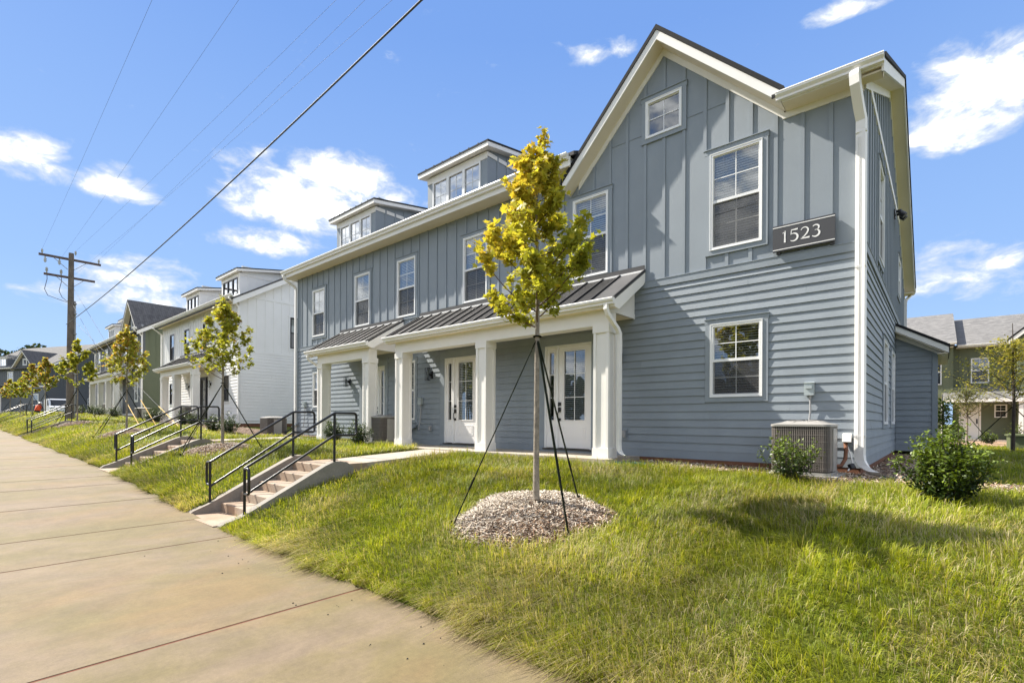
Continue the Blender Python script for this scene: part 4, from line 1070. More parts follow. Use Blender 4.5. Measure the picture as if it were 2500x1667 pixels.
def walkway(x0, x1, ya, yb, za, zb_, label):
    m = MB(); n = 6
    for k in range(n):
        y0 = ya+(yb-ya)*k/n; y1 = ya+(yb-ya)*(k+1)/n; z0 = za+(zb_-za)*k/n; z1 = za+(zb_-za)*(k+1)/n; w = .02 if k else 0
        m.hexa([(x0,y0,z0-.2),(x1,y0,z0-.2),(x1,y1,z1-.2),(x0,y1,z1-.2),(x0,y0,z0),(x1,y0,z0),(x1,y1,z1),(x0,y1,z1)])
    m.build('walkway', M['walkconc'], None, org=(0,0,0), kind='structure', label=label)
walkway(-9.13, -7.85, -4.0, -1.365, -.304, -.185, 'short concrete walk from the nearest stairs to the porch')
walkway(-16.3, -15.05, -4.0, -1.6, -.074, -.03, 'concrete walk from the second stairs')
walkway(-15.6, -11.7, -1.75, -1.37, -.19, -.19, 'concrete strip before the far-left porch')

# ------------------------------------------------------------------ foliage kits
def rot_frames(n, up_bias=0.0, tilt=None):
    """random orthonormal frames (n,3,3): columns = right, forward, normal"""
    nrm = rng.normal(size=(n, 3)); nrm[:, 2] = np.abs(nrm[:, 2]) + up_bias
    nrm /= np.linalg.norm(nrm, axis=1)[:, None]
    a = rng.normal(size=(n, 3)); a -= (a*nrm).sum(1)[:, None]*nrm; a /= np.linalg.norm(a, axis=1)[:, None]
    b = np.cross(nrm, a)
    return np.stack([a, b, nrm], -1)
MAPLE = np.array([(0,-.05,0),(.16,.02,.02),(.46,-.02,.07),(.34,.16,.05),(.58,.38,.08),(.28,.40,.04),(.22,.52,.03),(.14,.46,.02),(.0,.92,-.05),(-.14,.46,.02),(-.22,.52,.03),(-.28,.40,.04),(-.58,.38,.08),(-.34,.16,.05),(-.46,-.02,.07),(-.16,.02,.02)])
OVAL = np.array([(0,0,0),(.24,.32,.05),(.20,.72,.04),(0,1.0,-.04),(-.20,.72,.04),(-.24,.32,.05)])
CARD = np.array([(-.5,0,0),(.5,.1,.08),(.35,.9,-.06),(-.4,1.0,.05)])
def leaf_mesh(name, pos, size, tones, template, mat, up=0.6, frames=None):
    n = len(pos); k = len(template)
    Fm = rot_frames(n, up) if frames is None else frames
    V = np.einsum('nij,kj->nki', Fm, template) * size[:, None, None] + pos[:, None, :]
    loops = (np.arange(n)[:, None]*k + np.arange(k)[None, :]).ravel()
    return np_mesh(name, V.reshape(-1, 3), loops, np.full(n, k), mat, np.repeat(tones, k, 0))
def bez(p0, p1, p2, n):
    t = np.linspace(0, 1, n)[:, None]; return (1-t)**2*p0+2*t*(1-t)*p1+t*t*p2

def maple(loc, h, label, nleaf, leafsz, tone, crown0=.47, rad=.42, seed=0, lean=(0, 0), straps=True, prof=None, trunk_r=.036, detail=1):
    """young staked maple: trunk > limbs ; crown of single leaves"""
    global rng
    rng = np.random.default_rng(100+seed)
    t = thing('maple_tree', loc, label=label, cat='tree', group='young street maples')
    L0 = np.array(loc); zc = crown0*h
    tp = np.array([(lean[0]*(k/8)**2*h + .02*math.sin(k*1.3+seed)*k/8, lean[1]*(k/8)**2*h+.02*math.cos(k*1.9+seed)*k/8, h*.97*k/8) for k in range(9)])
    rr = [trunk_r*(1.12-.12*min(1, k))*(1-.86*(k/8)**1.15)+.004 for k in range(9)]
    m = MB(); m.tube([tuple(L0+p) for p in tp], rr, 12 if detail else 8); tr = m.build('trunk', M['bark'], t)
    def axis(z): return np.array([np.interp(z, tp[:, 2], tp[:, 0]), np.interp(z, tp[:, 2], tp[:, 1]), z])
    prof = prof or [(0, .45), (.08, .85), (.20, 1.0), (.36, .90), (.52, .66), (.70, .46), (.86, .30), (1.0, .12)]
    P = []; wts = []; m = MB(); nl = 26 if detail else 14
    for i in range(nl):
        f = (i+.5)/nl; zb = zc + (h*.90-zc)*f**1.12
        an = i*2.399 + seed + rng.normal()*.25
        R_l = rad*np.interp(f*.9+.1, [p[0] for p in prof], [p[1] for p in prof])*rng.uniform(.78, 1.15)
        rise = R_l*rng.uniform(.75, 1.25)*(1.0 - .25*f)
        a = axis(zb); d = np.array([math.cos(an), math.sin(an), 0])
        e = a + d*R_l + np.array([0, 0, rise]); c = a + d*R_l*.62 + np.array([0, 0, rise*.28])
        pts = bez(a, c, e, 7); r0 = max(.004, .011*(1-f*.6)*(h/4.6))
        m.tube([tuple(L0+p) for p in pts], [r0*(1-.75*k/6) for k in range(7)], 5, False)
        for k in range(9 if detail else 5):                      # twigs
            q = rng.uniform(.22, 1.0); b = pts[min(6, int(q*6))]; dv = rng.normal(size=3)*.55 + d*.6 + np.array([0, 0, .35]); dv /= np.linalg.norm(dv)
            ln = rng.uniform(.10, .27)*(1.1-.4*q)*h/4.6
            tip = b + dv*ln
            if detail: m.tube([tuple(L0+b), tuple(L0+(b+tip)/2+rng.normal(size=3)*.01), tuple(L0+tip)], [.0035, .0028, .0015], 4, False)
            P.append((b, tip, f))
        P.append((pts[4], e, f))
    top = axis(h*.97)
    for k in range(10): b = axis(h*rng.uniform(.86, .97)); P.append((b, b+np.array([rng.normal()*.06, rng.normal()*.06, rng.uniform(.03, .12)])*h/4.6, 1.0))
    m.build('limb', M['twig'], tr)
    idx = rng.integers(0, len(P), nleaf); A = np.array([p[0] for p in P]); B = np.array([p[1] for p in P]); Fh = np.array([p[2] for p in P])
    s = rng.uniform(.25, 1.12, nleaf)[:, None]
    pos = A[idx]*(1-s)+B[idx]*s + rng.normal(size=(nleaf, 3))*.035*h/4.6
    pos[:, 2] -= .02
    sz = leafsz*rng.uniform(.55, 1.15, nleaf)
    # outward drooping leaves with random yaw
    fr = rot_frames(nleaf, .55)
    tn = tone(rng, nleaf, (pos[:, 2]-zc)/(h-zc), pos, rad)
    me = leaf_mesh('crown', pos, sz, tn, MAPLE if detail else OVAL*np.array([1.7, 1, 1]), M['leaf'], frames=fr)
    link_mesh('crown', me, t, (0, 0, 0))
    if straps:
        for k, (dx, dy) in enumerate(straps):
            zt = zc-.02*h; a = L0 + axis(zt); g = np.array([L0[0]+dx, L0[1]+dy, 0]); g[2] = Hf(g[0], g[1])
            m = MB(); dirv = (g-a); side = np.cross(dirv, [0, 0, 1]); side /= np.linalg.norm(side); N_ = 9; pts = []
            vs_ = []
            sd = np.cross(dirv, [0, 0, 1]); sd /= np.linalg.norm(sd)
            m.rtube([tuple(a+dirv*q) for q in (0, .25, .5, .74)], .014, .006, tuple(sd)); m.rtube([tuple(a+dirv*q) for q in (.74, .87, 1.0)], .010, .007, tuple(sd))
            m.tube([tuple(a+dirv*.74), tuple(a+dirv*.80)], .014, 6); m.tube([tuple(g+(0, 0, .10)), tuple(g-(0, 0, .1))], .012, 6)
            m.tube([tuple(a+np.array([.05*math.cos(q), .05*math.sin(q), .01])) for q in np.linspace(0, 6.28, 9)], .010, 5, False)
            side_n = ['left', 'back', 'front'][k]
            m.build('guy_strap', M['strap'], None, org=tuple(g), label='webbing strap on the %s of the %s' % (side_n, ' '.join(label.split(',')[0].split()[:9])), cat='guy strap', group='tree guy straps')
    return t

def tones(*cols): return [np.array(c) for c in cols]
GRN, LIME, YEL, ORG_, BRN = tones((.24,.28,.045), (.42,.42,.06), (.60,.49,.085), (.64,.38,.085), (.34,.18,.08))
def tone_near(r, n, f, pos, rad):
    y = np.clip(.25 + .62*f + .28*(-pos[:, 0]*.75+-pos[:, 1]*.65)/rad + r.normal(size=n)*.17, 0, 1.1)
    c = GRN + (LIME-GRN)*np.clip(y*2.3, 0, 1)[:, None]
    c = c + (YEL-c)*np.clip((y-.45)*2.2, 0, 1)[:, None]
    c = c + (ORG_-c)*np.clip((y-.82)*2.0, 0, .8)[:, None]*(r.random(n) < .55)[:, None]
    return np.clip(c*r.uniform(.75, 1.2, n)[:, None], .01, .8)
def tone_mid(bias, orange):
    def f_(r, n, f, pos, rad):
        y = np.clip(bias + .45*f + r.normal(size=n)*.18, 0, 1.1)
        c = GRN + (LIME-GRN)*np.clip(y*1.9, 0, 1)[:, None]
        c = c + (YEL-c)*np.clip((y-.55)*1.8, 0, 1)[:, None]
        o = (r.random(n) < orange*(.35+f)) 
        c = np.where(o[:, None], BRN*.5+ORG_*.5, c)
        return np.clip(c*r.uniform(.7, 1.15, n)[:, None], .01, .8)
    return f_
T1 = (-3.0, -4.55, -.45)
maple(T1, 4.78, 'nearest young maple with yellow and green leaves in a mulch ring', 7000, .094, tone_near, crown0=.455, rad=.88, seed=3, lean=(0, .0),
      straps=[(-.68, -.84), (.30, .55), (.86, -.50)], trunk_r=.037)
TR = [((-13.7, -4.55, -.22), 4.15, 'second maple along the pavement, green with a yellow top', 3400, .098, tone_mid(.18, .05), .44, 1.0, 5, [(-1.0, -.7), (-.1, -.95), (1.0, .6)]),
      ((-23.65, -4.6, -.03), 4.35, 'third maple along the pavement with orange tints, beside the yellow guy guards', 3200, .105, tone_mid(.22, .22), .42, 1.05, 8, [(-1.0, -.7), (-.3, -1.0), (1.1, .5)]),
      ((-34.1, -4.6, .23), 4.6, 'fourth maple, bright green, right beside the utility pole', 2600, .13, tone_mid(.16, .02), .44, 1.0, 12, [(-.9, -.7), (-.2, -1.0), (1.1, .7)]),
      ((-45.9, -4.6, .58), 4.3, 'fifth maple, reddish brown topped, left of the utility pole', 2200, .14, tone_mid(.12, .30), .42, 1.0, 15, [(-.9, -.7), (.9, .7)]),
      ((-55.0, -4.4, .78), 4.2, 'sixth maple, sparse and tall with brown top', 1900, .15, tone_mid(.12, .35), .42, .95, 18, [(-.9, -.7), (.9, .7)]),
      ((-63.5, -4.4, .95), 3.4, 'seventh maple, small and round, far along the pavement', 1700, .16, tone_mid(.05, .05), .38, 1.05, 21, [(-.9, -.7), (.9, .7)]),
      ((-73.0, -4.4, 1.1), 3.6, 'eighth maple, reddish, at the far end of the row', 1500, .17, tone_mid(.1, .45), .38, 1.05, 24, [(-.9, -.7)])]
for (loc, h, lb, nlf, ls, tn, c0, rd, sd, sp) in TR:
    maple(loc, h, lb, nlf, ls, tn, c0, rd, sd, (0.0, 0), sp, detail=1 if loc[0] > -30 else 0)

def mound(cx, cy, rx, ry, hh, nchip, label, czs=1.0):
    n = 14; k = 28; V = [(cx, cy, Hf(cx, cy)+hh)]; Fc = []
    for j in range(1, n+1):
        q = j/n
        for i in range(k):
            a = 2*math.pi*i/k; w = 1+.07*math.sin(3*a+1)+.05*math.sin(5*a)
            x = cx+rx*w*q*math.cos(a); y = cy+ry*w*q*math.sin(a); V.append((x, y, Hf(x, y) + hh*(1-q**2.2) - .03*(q > .98)))
    for i in range(k): Fc.append((0, 1+i, 1+(i+1) % k))
    for j in range(n-1):
        for i in range(k): a = 1+j*k; Fc.append((a+i, a+k+i, a+k+(i+1) % k, a+(i+1) % k))
    m = MB(); m.add(V, Fc, True)
    o = m.build('mulch_ring', M['mulchbase'], None, org=(cx, cy, Hf(cx, cy)), label=label, cat='mulch', kind='stuff', group='mulch rings under the maples')
    a = rng.uniform(0, 2*np.pi, nchip); q = np.sqrt(rng.uniform(0, 1.06, nchip)); w = 1+.07*np.sin(3*a+1)+.05*np.sin(5*a)
    X = cx+rx*w*q*np.cos(a); Y = cy+ry*w*q*np.sin(a); Z = H(X, Y)+hh*np.clip(1-q**2.2, -.02, 1)+rng.uniform(.002, .03, nchip)
    chips('mulch_chips', X, Y, Z, o, red=((X-cx)/rx*.55-(Y-cy)/ry*.35), org=(cx, cy, Hf(cx, cy)))
def chips(name, X, Y, Z, parent, red=None, org=(0, 0, 0), sz=(.03, .13), wid=.0042):
    n = len(X); an = rng.uniform(0, 2*np.pi, n); L = rng.uniform(sz[0], sz[1], n); w = wid*rng.uniform(.6, 1.6, n); el = rng.normal(0, .32, n)
    d = np.stack([np.cos(an)*np.cos(el), np.sin(an)*np.cos(el), np.sin(el)], 1); s = np.stack([-np.sin(an), np.cos(an), rng.normal(0, .4, n)], 1)
    c = np.stack([X, Y, Z], 1) - np.array(org)
    V = np.stack([c-d*L[:, None]/2-s*w[:, None], c-d*L[:, None]/2+s*w[:, None], c+d*L[:, None]/2+s*w[:, None]*.7, c+d*L[:, None]/2-s*w[:, None]*.7], 1)
    r = np.clip((red if red is not None else np.zeros(n)) + rng.normal(0, .28, n), -1, 1)
    pale = np.array((.70, .62, .51)); brown = np.array((.36, .21, .12)); dark = np.array((.10, .06, .04))
    t = pale + (brown-pale)*np.clip(r*1.5-.15, 0, 1)[:, None]; t = np.where((rng.random(n) < .16)[:, None], dark, t)*rng.uniform(.6, 1.2, n)[:, None]
    me = np_mesh(name, V.reshape(-1, 3), np.arange(4*n), np.full(n, 4), M['chip'], np.repeat(t, 4, 0))
    return link_mesh(name, me, parent, org if parent is None else (0, 0, 0), kind='stuff')
mound(-3.02, -4.62, 1.02, .88, .13, 21000, 'pale mulch ring around the nearest maple')
mound(-13.7, -4.6, .95, .8, .14, 2600, 'mulch ring around the second maple')
mound(-23.65, -4.65, .9, .8, .12, 1300, 'mulch ring around the third maple')
mound(-34.1, -4.65, .9, .8, .12, 900, 'mulch ring around the fourth maple')

def shrub(loc, w, h, label, n, sz, seed, bright=.5, stems=9, tall=1.0, cat='shrub', group='evergreen foundation shrubs', col=None):
    global rng
    rng = np.random.default_rng(500+seed)
    t = thing('shrub', loc, label=label, cat=cat, group=group); L0 = np.array(loc); m = MB(); P = []
    for i in range(stems*3):
        an = i*2.399+seed; u = math.sqrt((i+.5)/(stems*3)); sp = u*w*.5*rng.uniform(.65, 1.2); ht = h*(1-.45*u**2)*rng.uniform(.68, 1.16)
        a = np.array([math.cos(an)*.05*w, math.sin(an)*.05*w, 0]); e = np.array([math.cos(an)*sp, math.sin(an)*sp, ht]); c = np.array([math.cos(an)*sp*.75, math.sin(an)*sp*.75, ht*.35])
        pts = bez(a, c, e, 6); m.tube([tuple(L0+p) for p in pts], [.009*(1-.7*k/5)*max(.5, w) for k in range(6)], 4, False); P.append(pts)
    m.build('stem', M['darkbark'], t)
    P = np.array(P); ii = rng.integers(0, len(P), n); q = rng.uniform(.12, 1.0, n)**.75; k = np.clip((q*5).astype(int), 0, 4); fr = (q*5-k)[:, None]
    pos = P[ii, k]*(1-fr)+P[ii, k+1]*fr + rng.normal(size=(n, 3))*np.array([.05, .05, .035])*w
    pos[:, 2] = np.maximum(pos[:, 2], .03)
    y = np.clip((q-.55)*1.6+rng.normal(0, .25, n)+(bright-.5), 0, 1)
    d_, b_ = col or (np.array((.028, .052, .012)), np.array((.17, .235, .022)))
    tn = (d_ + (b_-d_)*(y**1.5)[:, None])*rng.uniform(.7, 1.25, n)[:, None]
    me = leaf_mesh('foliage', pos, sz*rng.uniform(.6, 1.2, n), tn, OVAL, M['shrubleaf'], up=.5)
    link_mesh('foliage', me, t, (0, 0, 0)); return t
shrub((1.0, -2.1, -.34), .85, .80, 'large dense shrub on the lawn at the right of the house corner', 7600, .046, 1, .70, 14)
shrub((-.72, -1.55, -.29), .80, .70, 'airy shrub in front of the nearest air conditioner', 2100, .045, 2, .66, 9)
SH = [((-11.55, -1.75, -.2), .78, .72, 'shrub left of the third white column, in front of the middle air conditioner'),
      ((-13.2, -1.6, -.15), .72, .66, 'shrub seen through the near handrail, before the far-left porch'),
      ((-19.9, -2.2, -.05), .85, .75, 'right shrub of the pair near the second handrails'),
      ((-21.1, -2.3, -.02), .80, .78, 'left shrub of the pair near the second handrails'),
      ((-25.8, -1.6, .2), .75, .75, 'shrub beside the pipes at the white house corner'),
      ((-27.0, -1.7, .22), .7, .75, 'shrub right of the air conditioner at the white house'),
      ((-31.4, -1.7, .32), .9, .85, 'right shrub before the white columns'),
      ((-32.6, -1.7, .35), .85, .9, 'left shrub before the white columns'),
      ((-40.2, -1.9, .55), .9, .8, 'shrub under the green side wall'),
      ((-44.0, -2.0, .65), .9, .8, 'shrub right of the grey house porch'),
      ((-46.5, -2.0, .72), .9, .8, 'shrub behind the third maple trunk'),
      ((-51.0, -2.0, .85), 1.0, .85, 'right shrub by the far grey columns'),
      ((-53.0, -2.0, .9), 1.0, .85, 'left shrub by the far grey columns'),
      ((-61.0, -1.0, 1.05), 1.0, .9, 'far shrub beyond the utility pole')]
for i, (p, w, h, lb) in enumerate(SH):
    shrub((p[0], p[1], Hf(p[0], p[1])+.0), w, h, lb, 2600 if p[0] > -20 else 1400, .050 if p[0] > -20 else .066, 10+i, .42, 7, col=(np.array((.030, .052, .018)), np.array((.13, .18, .045))))

# mulch beds along the wall
def bed(pts, name, label, n, pale=0.0):
    xs = [p[0] for p in pts]; x0, x1 = min(xs), max(xs); m = MB(); g = .35; nx = max(1, int((x1-x0)/g))
    def yr(x):
        a = np.interp(x, [p[0] for p in pts], [p[1] for p in pts]); return a
    ytop = max(p[2] for p in pts)
    for i in range(nx):
        a = x0+(x1-x0)*i/nx; b = x0+(x1-x0)*(i+1)/nx; rows = 4
        for j in range(rows):
            ya0 = yr(a)+(ytop-yr(a))*j/rows; ya1 = yr(a)+(ytop-yr(a))*(j+1)/rows; yb0 = yr(b)+(ytop-yr(b))*j/rows; yb1 = yr(b)+(ytop-yr(b))*(j+1)/rows
            z = lambda x, y: Hf(x, y)+.022
            m.quad((a, ya0, z(a, ya0)), (b, yb0, z(b, yb0)), (b, yb1, z(b, yb1)), (a, ya1, z(a, ya1)))
    o = m.build(name, M['mulchbase'], None, org=(0, 0, 0), kind='stuff', label=label, cat='mulch')
    X = rng.uniform(x0, x1, n); yy = np.array([yr(x) for x in X]); Y = yy + (ytop-yy)*rng.uniform(-.02, 1, n); Z = H(X, Y)+.022+rng.uniform(.002, .025, n)
    chips(name+'_chips', X, Y, Z, o, red=np.full(n, .45-pale))
bed([(-3.75, -1.25, 0), (-2.6, -.95, 0), (-1.3, -1.2, 0), (-.3, -1.35, 0), (.6, -1.1, 0), (1.0, -1.0, 0), (1.9, -.9, 0)], 'mulch_bed', 'brown mulch bed along the foot of the blue wall', 7000)
bed([(.02, -.0, 6.9), (1.25, 0.2, 6.9)], 'side_mulch_bed', 'brown mulch beside the shaded side wall', 3500)
bed([(-34.5, -2.3, -.1), (-19.5, -1.9, -.1), (-18.7, -2.0, -.1), (-16.6, -1.2, -.1)], 'left_mulch_bed', 'mulch bed under the shrubs towards the white house', 2500)

# ------------------------------------------------------------------ grass
def vnoise(x, y, s, seed):
    r = np.random.default_rng(seed); G_ = r.random((64, 64)); u = x*s % 63; v = y*s % 63
    i = np.floor(u).astype(int); j = np.floor(v).astype(int); a = u-i; b = v-j; a = a*a*(3-2*a); b = b*b*(3-2*b)
    return (G_[i, j]*(1-a)+G_[i+1, j]*a)*(1-b)+(G_[i, j+1]*(1-a)+G_[i+1, j+1]*a)*b
def build_grass():
    r = np.random.default_rng(77); XY = []
    def scatter(x0, x1, y0, y1, dens):
        n = int((x1-x0)*(y1-y0)*dens); return np.stack([r.uniform(x0, x1, n), r.uniform(y0, y1, n)], 1)
    def edge_sc(x0, x1, dens, wdt):
        n = int((x1-x0)*wdt*dens); x = r.uniform(x0, x1, n); return np.stack([x, EDGEX(x)-.06+wdt*r.random(n)**1.3], 1)
    XY = np.concatenate([scatter(-2.5, 3.5, -7.0, -2.6, 4200), scatter(-6.5, -2.5, -7.0, -2.6, 3000), scatter(-6.5, 3.5, -2.6, -.7, 1700), scatter(3.5, 8, -7.0, 3, 300),
                         scatter(-12, -6.5, -7.0, -1.0, 1500), scatter(-18, -12, -7.0, -1.0, 900), scatter(-30, -18, -7.0, -1.2, 450), scatter(-48, -30, -7.0, -1.0, 220), scatter(-80, -48, -7, 0, 110),
                         scatter(1.0, 5.5, -.7, 16, 500), edge_sc(-7, 1.5, 5200, .30), edge_sc(-20, -7, 2200, .32), edge_sc(-45, -20, 700, .4)])
    # gather part of the blades into tufts
    n0 = len(XY); cx = np.floor(XY[:, 0]/.085)+.5; cy = np.floor(XY[:, 1]/.085)+.5
    hsh = np.abs(np.sin(cx*12.9898+cy*78.233)*43758.5453) % 1; hs2 = np.abs(np.sin(cx*39.346+cy*11.135)*24634.6345) % 1
    cen = np.stack([(cx+(hsh-.5)*.8)*.085, (cy+(hs2-.5)*.8)*.085], 1); pull = np.where(hsh > .45, .62, .1)[:, None]
    off = XY - cen; XY = XY + (cen-XY)*pull*r.uniform(.3, 1.0, (n0, 1))
    X, Y = XY[:, 0], XY[:, 1]
    e = EDGEX(X)
    keep = Y > e - .03 + .20*(vnoise(X, Y, 1.7, 5)-.5) + .10*(vnoise(X, Y, 6.1, 15)-.5)
    def drop(c): 
        nonlocal keep; keep &= ~c
    for (cx, cy, rx, ry) in ((-3.02, -4.62, 1.02, .88), (-13.7, -4.6, .95, .8), (-23.65, -4.65, .9, .8), (-34.1, -4.65, .9, .8)):
        a = np.arctan2((Y-cy)/ry, (X-cx)/rx); q = np.hypot((X-cx)/rx, (Y-cy)/ry)/(1+.07*np.sin(3*a+1)+.05*np.sin(5*a)); drop(q < .97+.06*r.normal(size=len(X)))
    for (x0, x1, zb, zt, yb, *_) in ST: drop((X > x0-.16) & (X < x1+.16) & (Y < yb+2.4)); drop((X > x0-.02) & (X < x1+.02) & (Y < -1.2))
    drop((X > -11.0) & (X < -3.72) & (Y > -1.42)); drop((X > -15.7) & (X < -11.6) & (Y > -1.85))
    drop((X > -3.72) & (X < 2) & (Y > np.interp(X, [-3.75, -2.6, -1.3, -.3, .6, 1.0, 1.9], [-1.25, -.95, -1.2, -1.35, -1.1, -1.0, -.9]) - .05 + .1*(vnoise(X, Y, 3, 3)-.5)) & (Y < 0))
    drop((X < 1.2) & (X > -1) & (Y > -.2) & (Y < 7.1)); drop((X < 1.3) & (Y > 6.5)); drop((X < .02) & (Y > -.2))
    drop((X < -16.4) & (X > -34.5) & (Y > np.interp(X, [-34.5, -19.5, -18.7, -16.6], [-2.3, -1.9, -2.0, -1.2])))
    X, Y = X[keep], Y[keep]; e = e[keep]; off = off[keep]; hsh = hsh[keep]; hs2 = hs2[keep]; n = len(X); Z = np.maximum(H(X, Y), np.where(Y < e, Zs(X), -99)) - .01
    dist = np.hypot(X-CAMP.x, Y-CAMP.y)
    tall = vnoise(X, Y, .55, 1); patch = vnoise(X, Y, 1.3, 2); fine = vnoise(X, Y, 4.5, 3); swirl = vnoise(X, Y, .8, 4)
    edge = np.clip(1-(Y-e)/.7, 0, 1)
    Lh = (.055 + .12*tall + .10*patch*fine + .10*np.clip(hs2-.55, 0, 1)*2)*r.uniform(.5, 1.3, n) + .05*edge*r.uniform(.3, 1, n)
    Lh *= np.clip(1-.25*np.clip(dist/40, 0, 1), .7, 1)
    wd = np.clip(.0026 + .00045*dist, .0040, .035)*r.uniform(.7, 1.3, n)
    an = 2*np.pi*(swirl*1.3+patch*.6) + r.normal(0, .9, n)
    an = np.where((hsh > .45) & (r.random(n) < .7), np.arctan2(off[:, 1], off[:, 0])+r.normal(0, .6, n), an)
    d = np.stack([np.cos(an), np.sin(an)], 1); lean = np.clip(r.normal(.8, .38, n), .05, 1.7)*(.7+.6*tall)
    # blades on the bank hang downhill over the pavement edge
    slope = np.clip((np.clip(1-(Y-e)/2.2, 0, 1))*.75, 0, 1)[:, None]
    d = d*(1-slope*.7)+np.array([0.12, -1.0])*slope; lean = lean + .15*edge + .12*slope[:, 0]
    s = np.stack([-np.sin(an+r.normal(0, .5, n)), np.cos(an), np.zeros(n)], 1); s /= np.linalg.norm(s, axis=1)[:, None]
    base = np.stack([X, Y, Z], 1); dd = np.stack([d[:, 0], d[:, 1], np.zeros(n)], 1)
    mid = base + np.stack([dd[:, 0]*lean*Lh*.38, dd[:, 1]*lean*Lh*.38, Lh*.62*np.clip(1.08-lean*.25, .4, 1)], 1)
    tip = base + np.stack([dd[:, 0]*lean*Lh*1.05, dd[:, 1]*lean*Lh*1.05, Lh*np.clip(1.0-lean*.45, .12, 1)], 1)
    zt = H(tip[:, 0], tip[:, 1]); ok = tip[:, 1] > EDGEX(tip[:, 0]); tip[:, 2] = np.where(ok, np.maximum(tip[:, 2], zt+.008), np.maximum(tip[:, 2], Zs(tip[:, 0])+.012))
    w = wd[:, None]
    V = np.stack([base-s*w*.5, base+s*w*.5, mid+s*w*.42, mid-s*w*.42, tip], 1)
    loops = (np.arange(n)[:, None]*5 + np.array([0, 1, 2, 3, 3, 2, 4])[None, :]).ravel(); sizes = np.tile([4, 3], n)
    g1, g2, g3, dry = (np.array(c) for c in ((.12, .175, .014), (.29, .335, .022), (.44, .43, .05), (.50, .43, .23)))
    y = np.clip(.10+.55*(patch*.5+fine*.5)+.40*(hs2-.35)+r.normal(0, .18, n)+.05*edge, 0, 1)
    c = g1+(g2-g1)*np.clip(y*2, 0, 1)[:, None]; c = c+(g3-c)*np.clip(y*2-1, 0, 1)[:, None]
    pd = .08+.55*np.clip(vnoise(X, Y, .9, 9)*2.0-.95, 0, 1)+.18*edge+.10*np.clip(vnoise(X, Y, 3.3, 19)*2-1.2, 0, 1)
    isd = r.random(n) < pd; c = np.where(isd[:, None], dry*r.uniform(.6, 1.1, n)[:, None], c*r.uniform(.75, 1.2, n)[:, None])
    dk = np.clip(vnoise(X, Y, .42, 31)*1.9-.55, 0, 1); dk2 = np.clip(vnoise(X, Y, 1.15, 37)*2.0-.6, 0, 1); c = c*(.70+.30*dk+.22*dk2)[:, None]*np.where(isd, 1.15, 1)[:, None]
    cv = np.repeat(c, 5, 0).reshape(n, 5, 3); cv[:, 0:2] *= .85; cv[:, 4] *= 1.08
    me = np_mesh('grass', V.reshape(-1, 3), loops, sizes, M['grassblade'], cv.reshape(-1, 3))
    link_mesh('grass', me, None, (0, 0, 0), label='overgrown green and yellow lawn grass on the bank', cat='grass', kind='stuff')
    print('grass blades', n)
build_grass()
# small dark specks of soil and gravel on the pavement
r = np.random.default_rng(5); m = MB()
for k in range(46):
    x = r.uniform(-8.5, -1.0); y = float(EDGEX(x)) - abs(r.normal(0, .5))-.05; z = float(Zs(x)); q = r.uniform(.004, .012)
    m.add([(x-q,y,z+.002),(x,y-q,z+.002),(x+q*.8,y,z+.002),(x,y+q*.9,z+.002),(x,y,z+q)], [(0,1,4),(1,2,4),(2,3,4),(3,0,4)])
m.build('soil_crumbs', M['dark'], None, org=(0,0,0), kind='stuff', label='dark crumbs of soil scattered on the pavement edge', cat='soil')
